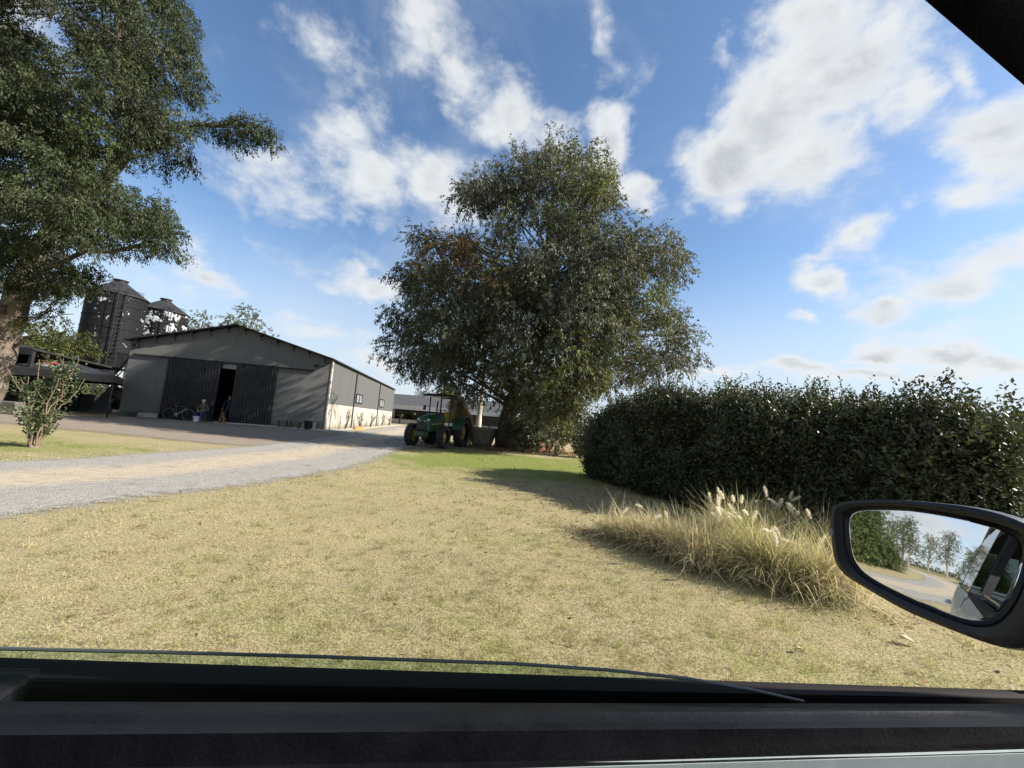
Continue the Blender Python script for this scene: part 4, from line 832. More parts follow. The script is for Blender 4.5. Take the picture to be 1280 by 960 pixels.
def person(loc, rz, label, pose, mats, cap=None):
    root = empty('person', loc, rz, label, 'person'); N, E_, B_ = {}, [], []
    sit = pose == 'sit'; hz = .50 if sit else .93
    N['pelvis'] = ((0, 0, hz), (.155, .12)); lean = .06 if sit else .0
    N['waist'] = ((0, -lean*.4, hz+.18), (.14, .105)); N['chest'] = ((0, -lean, hz+.38), (.175, .12)); N['neck0'] = ((0, -lean*1.2, hz+.53), .062); N['neck'] = ((0, -lean*1.4, hz+.59), .055)
    hc = (0, -lean*1.6-.02, hz+.70); N['head'] = (hc, (.082, .095)); N['crown'] = ((0, -lean*1.5-.005, hz+.785), (.065, .075))
    E_ += [('pelvis', 'waist'), ('waist', 'chest'), ('chest', 'neck0'), ('neck0', 'neck'), ('neck', 'head'), ('head', 'crown')]
    B_ += [('waist', 'chest', 1), ('chest', 'neck0', 1), ('neck', 'head', 0), ('head', 'crown', 0), ('pelvis', 'waist', 1)]
    for s, sd in ((1, 'L'), (-1, 'R')):
        if sit: el, wr = (s*.30, -.08, hz+.22), (s*.12, -.30, hz+.16); kn, an, toe = (s*.17, -.42, hz+.02), (s*.15, -.36, .09), (s*.17, -.55, .04)
        else: el, wr = (s*.30, .02, hz+.20), (s*.31, -.07, hz-.04); kn, an, toe = (s*.14, -.03, .49), (s*.17, .02, .09), (s*.19, -.17, .04)
        N['sh'+sd] = ((s*.19, -lean, hz+.47), .068); N['el'+sd] = (el, .052); N['cuff'+sd] = (tuple(np.array(el)*.12+np.array(wr)*.88), .04); N['wrist'+sd] = (wr, .029)
        N['hip'+sd] = ((s*.105, -.02, hz-.06), .092); N['kn'+sd] = (kn, .068); N['an'+sd] = (an, .046); N['heel'+sd] = ((an[0], an[1]+.05, .045), .045); N['toe'+sd] = (toe, .038)
        E_ += [('neck0', 'sh'+sd), ('sh'+sd, 'el'+sd), ('el'+sd, 'cuff'+sd), ('cuff'+sd, 'wrist'+sd), ('pelvis', 'hip'+sd), ('hip'+sd, 'kn'+sd), ('kn'+sd, 'an'+sd), ('an'+sd, 'heel'+sd), ('an'+sd, 'toe'+sd)]
        B_ += [('sh'+sd, 'el'+sd, 1), ('el'+sd, 'cuff'+sd, 1), ('hip'+sd, 'kn'+sd, 2), ('kn'+sd, 'an'+sd, 2), ('an'+sd, 'toe'+sd, 3), ('heel'+sd, 'an'+sd, 3)]
        fw = (-s*.5, -.8, -.2) if sit else (-.1*s, -.35, -.95); hand(N, E_, B_, sd, wr, fw, (0, 0, 1) if sit else (s, 0, 0))
    b_ = skinned('body', N, E_, mats, root, B_)
    face(root, hc, (0, -1, 0), cap or M_hair, cap is not None); return root
M_jk = plain('olive jacket', (.10, .10, .075), .8, var=.3, scale=12); M_tr = plain('blue trousers', (.035, .045, .17), .8, var=.2); M_sh = plain('shoes', (.22, .14, .12), .7); M_nv = plain('navy overall', (.02, .024, .05), .8)
p1 = person(bw(-6.95, -.55), BA, 'person in an olive jacket and blue trousers sitting before the dark door gap', 'sit', [M_skin, M_jk, M_tr, M_sh], plain('pale cap', (.62, .6, .56), .7))
p2 = person(bw(-6.05, .35), BA+.1, 'person in dark navy clothes standing in the shade of the door gap', 'stand', [M_skin, M_nv, M_nv, M_black])
st = empty('stool', bw(-6.95, -.52), BA, 'small wooden stool under the seated person', 'stool'); MB().lathe([(.17, .345), (.18, .36), (.18, .39), (.17, .40)], 16).build('seat', M_wood, st)
for a in (45, 135, 225, 315): MB().tube([(.12*math.cos(rad(a)), .12*math.sin(rad(a)), .35), (.17*math.cos(rad(a)), .17*math.sin(rad(a)), 0)], .02, 6).build('leg', M_wood, st)
# sitting dog
M_dog = plain('brown fur', (.17, .095, .045), .9, var=.45, scale=9, bump=.5); M_dogd = plain('dark muzzle fur', (.035, .025, .02), .8)
dg_ = empty('dog', bw(-5.72, -.75), BA+.15, 'brown dog sitting upright at the edge of the right door leaf', 'dog')
N = {'rump': ((0, .20, .17), (.13, .12)), 'loin': ((0, .14, .29), (.115, .115)), 'chest': ((0, -.04, .42), (.105, .13)), 'neck': ((0, -.09, .54), (.075, .085)), 'head': ((0, -.13, .645), (.072, .075)), 'stop': ((0, -.20, .625), (.048, .045)), 'nose': ((0, -.285, .605), (.03, .028)),
     'tail0': ((.02, .33, .10), .03), 'tail1': ((.10, .46, .05), .024), 'tail2': ((.2, .52, .045), .014)}
E_ = [('rump', 'loin'), ('loin', 'chest'), ('chest', 'neck'), ('neck', 'head'), ('head', 'stop'), ('stop', 'nose'), ('rump', 'tail0'), ('tail0', 'tail1'), ('tail1', 'tail2')]; B_ = [(a, b_, 1 if b_ == 'nose' else 0) for a, b_ in E_]
for s, sd in ((1, 'L'), (-1, 'R')):
    N.update({'fs'+sd: ((s*.085, -.08, .36), .058), 'fe'+sd: ((s*.085, -.04, .24), .04), 'fw'+sd: ((s*.085, -.10, .11), .029), 'ff'+sd: ((s*.085, -.11, .04), .028), 'ft'+sd: ((s*.087, -.16, .025), .026),
              'hk'+sd: ((s*.145, .02, .20), .065), 'hh'+sd: ((s*.15, .20, .06), .036), 'hf'+sd: ((s*.15, .06, .03), .03), 'ht'+sd: ((s*.155, -.02, .025), .028), 'e0'+sd: ((s*.052, -.11, .70), .024), 'e1'+sd: ((s*.068, -.115, .765), .008)})
    e = [('chest', 'fs'+sd), ('fs'+sd, 'fe'+sd), ('fe'+sd, 'fw'+sd), ('fw'+sd, 'ff'+sd), ('ff'+sd, 'ft'+sd), ('rump', 'hk'+sd), ('hk'+sd, 'hh'+sd), ('hh'+sd, 'hf'+sd), ('hf'+sd, 'ht'+sd), ('head', 'e0'+sd), ('e0'+sd, 'e1'+sd)]; E_ += e; B_ += [(a, b_, 1 if b_.startswith('e1') else 0) for a, b_ in e]
skinned('body', N, E_, [M_dog, M_dogd], dg_, B_)
for s in (-1, 1): MB().blob((s*.035, -.195, .668), (.009, .008, .009), 8, 6).build('eye', M_black, dg_)
MB().blob((0, -.312, .612), (.016, .012, .012), 8, 6).build('nose', M_black, dg_)

# ------------------------------------------------------------------ silos
def mottled(name, amount):
    m, t, b, o = newmat(name); tc = t.add('ShaderNodeTexCoord'); v = tc.outputs['Object']
    f = t.noise(v, 1.25, 6, .62, .5); f2 = t.noise(v, 5, 4, .6); f3 = t.noise(v, .45, 3, .5)
    k = t.math('MULTIPLY', t.step(t.math('ADD', f, t.math('MULTIPLY', t.math('SUBTRACT', f2, .5), .25)), amount, amount+.03), t.step(f3, .38, .5) if amount > .57 else 1.0)
    t.put(b.inputs['Base Color'], t.mix(k, t.mix(f2, (.006, .0065, .007), (.013, .014, .016)), t.mix(f2, (.28, .31, .34), (.52, .54, .56)))); b.inputs['Roughness'].default_value = .7; b.inputs['Specular IOR Level'].default_value = .15
    return m
def silo(loc, R_, z0, z1, za, mat, label, rz, legs=True):
    r = empty('silo', loc, rz, label, 'silo', 'silos behind the barn')
    pr = []; n = 5
    for k in range(n):
        a = z0+(z1-z0)*k/n; b_ = z0+(z1-z0)*(k+1)/n; pr += [(R_, a+.03), (R_, b_-.03), (R_+.035, b_-.02), (R_+.035, b_+.02)]
    MB().lathe([(R_, z0)]+pr+[(R_, z1)], 48).build('body', mat, r, smooth=True)
    cone = MB().lathe([(R_+.12, z1-.03), (R_+.12, z1+.02), (.42, za), (.02, za+.03)], 48).build('cone_roof', M_roof, r, smooth=True)
    MB().lathe([(.40, za-.02), (.40, za+.17), (.48, za+.17), (.48, za+.22), (.03, za+.26)], 20).build('roof_cap', M_iron, cone)
    MB().lathe([(R_-.02, z0), (R_*.55, z0-1.2), (.35, z0-2.3), (.35, z0-2.6)], 36).build('hopper', M_iron, r, smooth=True)
    for k in range(6):
        a = k*math.pi/3+.2; x, y = (R_+.06)*math.cos(a), (R_+.06)*math.sin(a); MB().box((x, y, (z0+.5)/2), (.16, .16, z0+.5), rz=a).build('leg', M_iron, r)
        x2, y2 = (R_+.06)*math.cos(a+math.pi/3), (R_+.06)*math.sin(a+math.pi/3); MB().tube([(x, y, .3), (x2, y2, z0-.6)], .045, 6).build('brace', M_iron, r)
    ld = MB(); xx = -R_-.22
    for s in (-.24, .24): ld.tube([(s, xx, z0-1.8), (s, xx, z1+.5)], .028, 6)
    z = z0-1.7
    while z < z1+.4: ld.tube([(-.24, xx, z), (.24, xx, z)], .018, 5); z += .33
    lo = ld.build('ladder', M_black, r); cg = MB(); z = z0+.2
    while z < z1+.5: cg.tube([(-.24, xx, z), (-.36, xx-.32, z), (-.2, xx-.62, z), (.2, xx-.62, z), (.36, xx-.32, z), (.24, xx, z)], .018, 4); z += .75
    for s, o_ in ((-.36, -.32), (-.2, -.62), (.2, -.62), (.36, -.32)): cg.tube([(s, xx+o_, z0+.2), (s, xx+o_, z1+.45)], .013, 4)
    cg.build('cage', M_black, lo)
    rail = MB()
    for k in range(9):
        a = rad(-90+4+k*5); x, y = (R_+.02)*math.cos(a), (R_+.02)*math.sin(a); rail.tube([(x, y, z1-.02), (x, y, z1+.45)], .015, 4)
    rail.tube([((R_+.02)*math.cos(rad(-86+k*5)), (R_+.02)*math.sin(rad(-86+k*5)), z1+.45) for k in range(9)], .015, 4); rail.build('guard_rail', M_iron, lo)
    return r
def silo_at(pxc, py_top, py_bot, py_apex, wpx, Y, mat, label):
    c = at(pxc, py_top, Y); zt = c[2]; zb = at(pxc-7, py_bot, Y)[2]; za = at(pxc+4, py_apex, Y)[2]
    R_ = wpx/2/F*Y*.92; ang = math.atan2(c[1], c[0]); rz = math.atan2(-c[0], c[1])*1.0
    return silo((c[0], c[1], 0), R_, zb, zt, za, mat, label, rz+.12)
silo_at(148, 371, 441, 354, 61, 31, mottled('black silo paint with few bare spots', .63), 'taller black silo with a caged ladder, nearer the canopy tent')
silo_at(205, 391, 450, 377, 54, 37, mottled('flaking black silo paint', .535), 'mottled black and white silo behind the barn roof')

# ------------------------------------------------------------------ left of the barn: tent, open shed, board, bins
M_tarp = plain('black tent cloth', (.020, .021, .023), .62, 0, .4, .25, 2)
pk = at(33, 431, 22.5); cr_ = at(147, 470, 20.2); ev = cr_[2]
tent = empty('canopy_tent', (pk[0], pk[1], 0), 0, 'black pyramid canopy tent with red and white print on its roof', 'tent')
cx_, cy_ = cr_[0]-pk[0], cr_[1]-pk[1]; hx = np.array([cx_, cy_]); hyv = np.array([-cy_, cx_])*.62
cor = [(*(hx), ev), (*(hyv*1.0), ev), (*(-hx), ev), (*(-hyv), ev)]; top = (0, 0, pk[2])
rf = MB(); n = 8
for k in range(4):
    a, b_ = np.array(cor[k]), np.array(cor[(k+1) % 4]); tp = np.array(top); rows = []
    for i_ in range(n+1):
        u = i_/n; p, q = tp+(a-tp)*u, tp+(b_-tp)*u; rows.append([tuple(p+(q-p)*v_+np.array([0, 0, -.16*math.sin(math.pi*u)*(.4+.6*math.sin(math.pi*v_))])) for v_ in np.linspace(0, 1, 7)])
    rf.loft(rows, closed=False)
rf = rf.build('roof_cloth', M_tarp, tent); e = rf.modifiers.new('t', 'SOLIDIFY'); e.thickness = .01
for k in range(4):
    a, b_ = np.array(cor[k]), np.array(cor[(k+1) % 4]); pts = [a+(b_-a)*u for u in np.linspace(0, 1, 13)]
    v_ = MB().loft([[tuple(p+[0, 0, .01]) for p in pts], [tuple(p-[0, 0, .34+.05*(i_ % 2)]) for i_, p in enumerate(pts)]], closed=False).build('valance', M_tarp, tent); e = v_.modifiers.new('t', 'SOLIDIFY'); e.thickness = .008
    MB().box((cor[k][0]*.97, cor[k][1]*.97, ev/2), (.06, .06, ev)).build('leg', M_iron, tent)
# the print on the sunlit roof face: white lettering strokes either side of a red roundel
def on_face(u, v_, lift, k):
    a, b_ = np.array(cor[k]), np.array(cor[(k+1) % 4]); tp = np.array(top); p, q = tp+(a-tp)*u, tp+(b_-tp)*u; nn = nrm(np.cross(a-tp, b_-tp)); nn = nn if nn[2] > 0 else -nn
    return tuple(p+(q-p)*v_+np.array([0, 0, -.16*math.sin(math.pi*u)*(.4+.6*math.sin(math.pi*v_))])+nn*lift)
def patch(name, u0, u1, v0, v1, mat, k=3): 
    o = MB().loft([[on_face(u, v_, .02, k) for v_ in np.linspace(v0, v1, 4)] for u in np.linspace(u0, u1, 5)], closed=False).build(name, mat, tent); return o
M_red = plain('red print', (.55, .03, .05), .6, var=.1); M_wpr = plain('white print', (.75, .75, .75), .6, var=.1)
patch('print', .61, .67, .70, .84, M_red)
for u0, v0, v1 in ((.47, .66, .84), (.51, .64, .86), (.545, .70, .84), (.575, .66, .86), (.71, .70, .86), (.745, .68, .84), (.78, .72, .88), (.81, .70, .86)): patch('print', u0, u0+.011, v0, v1-.02, M_wpr)
shd = gp(6, 523); shd = at(4, 523, 19.5); shd[2] = 0
sh = empty('open_shed', tuple(shd), .12, 'dark open sided shed at the far left behind the shrub', 'shed')
MB().prism([(-6, -.3, 3.15), (.95, -.3, 3.15), (.95, 5.2, 2.75), (-6, 5.2, 2.75)], (0, 0, .09)).build('roof', M_roof, sh); MB().lohi((-6, -.34, 2.88), (.95, -.305, 3.22)).build('fascia', M_iron, sh)
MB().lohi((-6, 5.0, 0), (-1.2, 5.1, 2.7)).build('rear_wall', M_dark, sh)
for x in (-4.4, -2.2, -.7, .8): MB().lohi((x-.07, -.2, 0), (x+.07, -.06, 3.1)).build('post', M_iron, sh)
tr_ = at(8, 523, 17.6); r = empty('trough', (tr_[0]-.6, tr_[1], 0), .1, 'weathered grey concrete trough under the open shed', 'trough')
MB().loft([[(-1.1, -.35, 0), (1.1, -.35, 0), (1.1, .35, 0), (-1.1, .35, 0)], [(-1.2, -.42, .55), (1.2, -.42, .55), (1.2, .42, .55), (-1.2, .42, .55)], [(-1.08, -.3, .55), (1.08, -.3, .55), (1.08, .3, .55), (-1.08, .3, .55)], [(-1.0, -.25, .12), (1.0, -.25, .12), (1.0, .25, .12), (-1.0, .25, .12)]]).build('basin', plain('dark concrete', (.13, .125, .11), .9, var=.35), r, bevel=.02)
# leaning grey board with a coiled hose
M_board = plain('blue grey board', (.36, .41, .45), .5, var=.1)
q = gp(126, 514); r = empty('leaning_board', tuple(q), .15, 'blue grey sheet board propped on edge between the tent and the barn', 'board')
MB().prism([(-.95, 0, 0), (.62, -.15, 0), (1.02, -.1, .45), (.98, .35, 1.55), (.05, .42, 1.9)], (.02, .05, 0)).build('sheet', M_board, r, bevel=.01); MB().tube([(.5, .9, 0), (.3, .36, 1.3)], .03, 6).build('prop', M_iron, r)
hs = MB()
for k in range(3): hs.lathe(ring(.30+.02*k, .018), 22, (.78, .02-.04*k, 1.25), 'Y', cap=False)
hs.tube([(.8, -.05, .95), (.95, -.1, .6), (1.3, -.1, .55), (1.5, -.05, .5)], .018, 6); o = hs.build('hose', M_black); o.location = q; o.rotation_euler = (0, 0, .15); tag(o, 'black hose coil hanging on the blue grey board', 'hose')
q = gp(142, 516.5); r = empty('hose_reel', (q[0], q[1]+.3, 0), .1, 'dark reel stand by the barn corner below the hose', 'reel'); MB().lathe([(.34, -.2), (.34, -.17), (.16, -.16), (.16, .16), (.34, .17), (.34, .2)], 20, (0, 0, .55), 'X').build('drum', M_black, r)
for s in (-.25, .25): MB().tube([(s, -.3, 0), (s, 0, .55), (s, .3, 0)], .025, 6).build('leg', M_iron, r)
q = at(98, 512, 26); r = empty('storage_bin', (q[0], q[1], 0), .1, 'grey upright bin under the canopy tent', 'bin'); MB().loft([[(-.42, -.42, 0), (.42, -.42, 0), (.42, .42, 0), (-.42, .42, 0)], [(-.48, -.48, 1.02), (.48, -.48, 1.02), (.48, .48, 1.02), (-.48, .48, 1.02)]]).build('shell', plain('grey bin', (.17, .16, .15), .7), r, bevel=.03); MB().lohi((-.5, -.5, 1.023), (.5, .5, 1.08)).build('lid', M_iron, r, bevel=.02)
# a cable from the silo head to the trees
p = at(148, 353, 31); q = at(96, 330, 31); MBc = MB().tube([tuple(p+(q-p)*u+np.array([0, 0, -.35*math.sin(math.pi*u)])) for u in np.linspace(0, 1, 9)], .02, 5).build('overhead_cable', M_black); tag(MBc, 'thin dark cable running from the black silo cap into the tree', 'cable')

# ------------------------------------------------------------------ long low shed far behind
q = gp(513, 528.0); q = at(513, 527.6, 62); q[2] = 0
ls = empty('long_shed', tuple(q), -.05, 'long low open shed with a pale fascia far behind the tractor', 'shed')
MB().prism([(-5, 0, 2.9), (16, 0, 2.9), (16, 5, 4.9), (-5, 5, 4.9)], (0, 0, .12)).build('roof', plain('weathered grey roof', (.06, .062, .065), .7, var=.2), ls); MB().lohi((-5, -.08, 2.35), (16, -.005, 3.05)).build('fascia', plain('pale fascia', (.34, .35, .36), .7, var=.15), ls)
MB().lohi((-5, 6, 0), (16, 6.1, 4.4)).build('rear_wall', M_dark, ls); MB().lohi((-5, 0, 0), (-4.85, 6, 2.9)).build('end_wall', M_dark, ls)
for k in range(8): MB().lohi((-4.8+k*2.9, 0, 0), (-4.62+k*2.9, .18, 2.9)).build('post', M_iron, ls)
MB().lohi((-5, .6, 0), (16, .7, .75)).build('low_wall', M_conc, ls)

# ------------------------------------------------------------------ tractor
M_green = stained('green tractor paint', (.010, .06, .028), (.06, .055, .035), .55, 2.5, 1.2, .45, dirt=(.085, .07, .045), grime=1.05); M_yel = plain('yellow wheel paint', (.36, .27, .04), .55, var=.3, scale=6); M_lens = plain('lamp lens', (.7, .72, .7), .12, 0, .8)
fm = (gp(513, 558.5)+gp(551, 558.5))/2; TX, TYY = fm[0]-.02, fm[1]+.15
tr = empty('tractor', (TX, TYY, 0), rad(-15), 'green farm tractor with a canopy and yellow wheel rims parked under the tree', 'tractor')
# local axes: -y is the front; front axle at y 0, rear axle at y 2.15
def wheel(x, y, R_, W_, hub, label):
    lug = [(R_*.62, -W_*.42), (R_*.72, -W_*.5), (R_*.93, -W_*.5), (R_*.985, -W_*.38), (R_*.985, W_*.38), (R_*.93, W_*.5), (R_*.72, W_*.5), (R_*.62, W_*.42)]
    o = MB().lathe(lug, 36, (x, y, R_), 'X', cap=False); n = 22
    for k in range(n):
        for s in (-1, 1):
            a = 2*math.pi*(k+.25*s)/n; p = Vector((x+s*W_*.24, y+math.cos(a)*R_*.995, R_+math.sin(a)*R_*.995)); o.box(p, (W_*.5, .045, .05), rx=a+math.pi/2, rz=s*.0)
    t_ = o.build('wheel', M_tyre, tr); s = 1 if x > 0 else -1
    MB().lathe([(R_*.63, -W_*.40), (R_*.60, -W_*.36), (R_*.55, W_*.08), (R_*.22, W_*.16), (R_*.20, W_*.26), (.02, W_*.28)], 28, (0, 0, 0), 'X').build('rim', hub, t_)
    rm = [c for c in bpy.data.objects if c.parent == t_][0]; rm.location = (x, y, R_); rm.scale = (s, 1, 1)
    nuts = MB()
    for k in range(8): a = k*math.pi/4; nuts.box((s*W_*.2+x, y+math.cos(a)*R_*.3, R_+math.sin(a)*R_*.3), (.05, .03, .03), rx=a)
    nuts.build('wheel_nut', M_steel, t_)
for s in (-1, 1): wheel(s*.80, 0, .50, .30, M_yel, ''); wheel(s*.86, 2.05, .72, .42, M_yel, '')
MB().tube([(-.7, 0, .5), (.7, 0, .5)], .08, 8).lohi((-.2, -.25, .36), (.2, .5, .62)).build('front_axle', M_iron, tr); MB().tube([(-.75, 2.05, .72), (.75, 2.05, .72)], .14, 10).lohi((-.28, 1.1, .5), (.28, 2.4, .98)).build('rear_axle', M_iron, tr)
def hr(y, w_, zb, zt, c_=.16): return [(-w_, y, zb), (-w_, y, zt-c_), (-w_+.05, y, zt-c_*.45), (-w_*.55, y, zt), (0, y, zt+.02), (w_*.55, y, zt), (w_-.05, y, zt-c_*.45), (w_, y, zt-c_), (w_, y, zb)]
MB().loft([hr(-.62, .27, .78, 1.24, .2), hr(-.52, .33, .70, 1.36), hr(-.1, .35, .70, 1.46), hr(.5, .36, .72, 1.53), hr(.95, .36, .75, 1.55)]).build('hood', M_green, tr, smooth=True)
MB().loft([hr(-.655, .22, .82, 1.1, .08), hr(-.60, .24, .80, 1.13, .08)]).build('grille', M_black, tr)
for s in (-1, 1):
    MB().loft([[(s*.08, -.645, 1.14), (s*.28, -.58, 1.20), (s*.30, -.56, 1.28), (s*.10, -.60, 1.23)], [(s*.08, -.58, 1.14), (s*.28, -.50, 1.20), (s*.30, -.49, 1.28), (s*.10, -.52, 1.23)]]).build('headlight', M_lens, tr)
    MB().loft([[(s*.33, -.35, 1.02), (s*.345, -.35, 1.02), (s*.345, -.35, 1.06), (s*.33, -.35, 1.06)], [(s*.36, .7, 1.1), (s*.375, .7, 1.1), (s*.375, .7, 1.15), (s*.36, .7, 1.15)]]).build('hood_stripe', M_yel, tr)
    fd = MB(); rows = []
    for a in np.linspace(rad(8), rad(165), 12): rows.append([(s*.62, 2.05-math.cos(a)*.84, .72+math.sin(a)*.84), (s*1.10, 2.05-math.cos(a)*.84, .72+math.sin(a)*.84), (s*1.10, 2.05-math.cos(a)*.79, .72+math.sin(a)*.79), (s*.62, 2.05-math.cos(a)*.79, .72+math.sin(a)*.79)])
    fd.loft(rows); fd.prism([(s*.62, 2.05-math.cos(a)*.83, .72+math.sin(a)*.83) for a in np.linspace(rad(8), rad(165), 12)]+[(s*.62, 2.6, .9), (s*.62, 1.3, .85)], (s*.02, 0, 0)); fd.build('fender', M_green, tr)
    MB().tube([(s*.55, 1.05, .8), (s*.55, 1.02, 2.38)], .035, 8).build('canopy_post', M_black, tr); MB().tube([(s*.58, 2.35, 1.45), (s*.56, 2.30, 2.42)], .04, 8).build('canopy_post', M_black, tr)
    MB().lohi((s*.36, .72, .45), (s*.66, 1.2, .50)).build('step', M_iron, tr); mr = MB().tube([(s*.55, 1.03, 1.85), (s*.75, .98, 1.9)], .012, 5); mr.box((s*.80, .97, 1.82), (.14, .03, .24)); mr.build('mirror', M_black, tr)
MB().lohi((-.30, -.75, .45), (.30, -.5, .72)).lohi((-.22, -.9, .5), (.22, -.755, .70)).build('front_weight', M_green, tr, bevel=.02); MB().lohi((-.34, .3, .52), (.34, 1.1, .74)).build('engine', M_iron, tr)
MB().loft([[(-.75, .55, 2.40), (.75, .55, 2.40), (.75, 2.0, 2.42), (-.75, 2.0, 2.42)], [(-.75, .55, 2.46), (.75, .55, 2.46), (.75, 2.0, 2.48), (-.75, 2.0, 2.48)], [(-.6, .75, 2.53), (.6, .75, 2.53), (.6, 1.8, 2.55), (-.6, 1.8, 2.55)]]).build('canopy', M_black, tr, bevel=.03)
MB().tube([(-.56, 2.30, 2.42), (.56, 2.30, 2.42)], .04, 8).build('roll_bar', M_black, tr)
MB().tube([(0, 1.05, 1.5), (0, 1.2, 1.72)], .03, 6).lathe(ring(.19, .016), 22, (0, 1.24, 1.74), 'Z', cap=False).build('steering_wheel', M_black, tr); MB().lohi((-.24, 1.65, 1.15), (.24, 2.05, 1.27)).lohi((-.23, 2.0, 1.27), (.23, 2.1, 1.7)).build('seat', plain('yellow seat', (.35, .27, .03), .6), tr, bevel=.04)
MB().tube([(.22, .25, 1.5), (.22, .25, 2.05), (.22, .30, 2.12)], .035, 8).build('exhaust', M_iron, tr)

# dry fronds heaped behind the tractor, the sack under them, the stone bowl, the reddish heap
rng = np.random.default_rng(8); fx = at(571, 553, 21.4); r = empty('brush_pile', (fx[0], 21.6, 0), 0, 'tall arching pile of dry brown straw behind the tractor', 'brush pile')
n = 5200; u = rng.uniform(0, 1, n); side = rng.normal(0, .30, n); bp0 = np.stack([-.55+1.25*u**1.15+side*.3, side*1.6+rng.normal(0, .15, n), 2.35-.15*u-1.45*u**2.4+rng.normal(0, .18, n)-np.abs(side)*.5], -1)
dr = np.stack([.8+0*u, rng.normal(0, .35, n), -.25-1.6*u+rng.normal(0, .25, n)], -1)+rng.normal(0, .25, (n, 3)); V, Q_ = leaf_quads(bp0, dr, rng.uniform(.25, .7, n), rng.uniform(.012, .03, n), rng)
npmesh('straw', V, Q_, M_dry, r, col=np.repeat(np.array([.46, .33, .19])*rng.uniform(.45, 1.25, (n, 1)), 4, 0)); mb = MB()
for k in range(12): mb.tube(wob((rng.uniform(-.3, .5), rng.normal(0, .3), 0), (rng.uniform(-.6, .5), rng.normal(0, .4), rng.uniform(1.3, 2.3)), 4, .08, rng), [.03, .025, .02, .012, .008], 5)
mb.build('branches', M_twig, r)
sk = at(581, 556, 20.9); r = MB().loft([[(.22*math.cos(a)*k1, .18*math.sin(a)*k1, z) for a in np.linspace(0, 6.28, 14, endpoint=False)] for k1, z in ((.8, 0), (1.05, .12), (1, .5), (.8, .78), (.35, .86), (.5, .95))]).build('sack', plain('pale sack cloth', (.62, .60, .55), .9, bump=.5, bscale=20), smooth=True); r.location = (sk[0], sk[1], 0); tag(r, 'pale full sack standing under the dry straw beside the tractor', 'sack')
pt = gp(602, 556); pt = at(602, 556, 21.6); r = empty('stone_bowl', (pt[0], pt[1], 0), 0, 'big weathered round stone bowl standing beside the big trunk', 'planter')
M_stone = stained('mossy stone', (.22, .20, .165), (.06, .055, .045), .8, 1.2, .35, .95, grime=.3)
MB().lathe([(.48, 0), (.52, .04), (.62, .30), (.74, .72), (.80, .90), (.82, .93), (.82, 1.02), (.72, 1.03), (.68, .92), (.5, .5), (.3, .4)], 36).build('bowl', M_stone, r, smooth=True); MB().lathe([(.66, .84), (.3, .88), (.02, .89)], 24, cap=False).build('soil', plain('soil', (.05, .04, .03), .95), r)
M_red2 = plain('reddish soil', (.24, .115, .06), .95, var=.5, scale=5, bump=.8, bscale=14)
q = gp(668, 561); heap('soil_heap', (q[0]-.1, q[1]+.3, 0), 1.35, .7, .5, M_red2, 'low reddish brown heap right of the big trunk', 'heap', 5, rz=.1); q = gp(690, 562); heap('leaf_heap', (q[0], q[1], 0), .9, .4, .24, plain('brown leaves', (.28, .15, .08), .95, var=.5, scale=8, bump=.8), 'small flat brown heap beside the young bush', 'heap', 6)
litter('dead_leaves', 1.5, 21.6, 1.3, .6, 1600, 12, .12, [(.32, .15, .07), (.22, .1, .05), (.4, .24, .12)])
# pale rail on posts and stacked pale boxes beyond the heap
q = at(683, 548, 27); r = empty('rail_stand', (q[0], q[1], 0), 0, 'thin pale horizontal rail on two posts beyond the reddish heap', 'rail')
MB().box((0, 0, at(683, 530.5, 27)[2]), (1.7, .12, .09)).build('rail', plain('pale green paint', (.35, .42, .40), .6), r); zt = at(683, 530.5, 27)[2]-.05
for x in (-.45, .1): MB().lohi((x-.04, -.04, 0), (x+.04, .04, zt)).build('post', plain('grey post', (.28, .26, .22), .8), r)
for x, h_, lb in ((-.25, .62, 'pale wooden box left of the rail post'), (.42, .72, 'taller pale box right of the rail post')):
    b_ = empty('box', (q[0]+x, q[1]-.5, 0), 0, lb+' beyond the heap', 'box'); MB().lohi((-.17, -.2, 0), (.17, .2, h_)).build('case', plain('pale wood', (.48, .42, .34), .8), b_, bevel=.01); MB().lohi((-.2, -.23, h_+.002), (.2, .23, h_+.06)).build('lid', plain('pale lid', (.5, .48, .44), .8), b_)

# ------------------------------------------------------------------ the car the photograph is taken from
CA = rad(6); car = empty('car', (0, 0, 0), CA, 'silver car with its black door sill, half lowered window and door mirror, seen from inside', 'car')
def cray(px, py):
    d = ray(px, py); return np.array([d[0]*math.cos(CA)+d[1]*math.sin(CA), -d[0]*math.sin(CA)+d[1]*math.cos(CA), d[2]])
def cpt(px, py, d): r_ = cray(px, py); return np.array([0, 0, H])+r_*(d/r_[1])
M_paint = plain('silver paint', (.52, .55, .57), .3, .35, .6, .05); M_trim = plain('black door plastic', (.005, .0055, .0075), .45, 0, .2, .25, 30, .12, 300); M_seal = plain('rubber seal', (.014, .011, .011), .75, 0, .2, .3)
M_card = plain('pale door card', (.26, .305, .315), .8, var=.06, scale=60, bump=.03, bscale=400); M_hs = plain('black mirror shell', (.018, .019, .021), .38, 0, .5, .2, 25, .08, 250)
m, t, b, o = newmat('tinted window'); gl = t.add('ShaderNodeBsdfGlossy'); gl.inputs['Roughness'].default_value = .03; tr_s = t.add('ShaderNodeBsdfTransparent'); tr_s.inputs[0].default_value = (.30, .34, .33, 1)
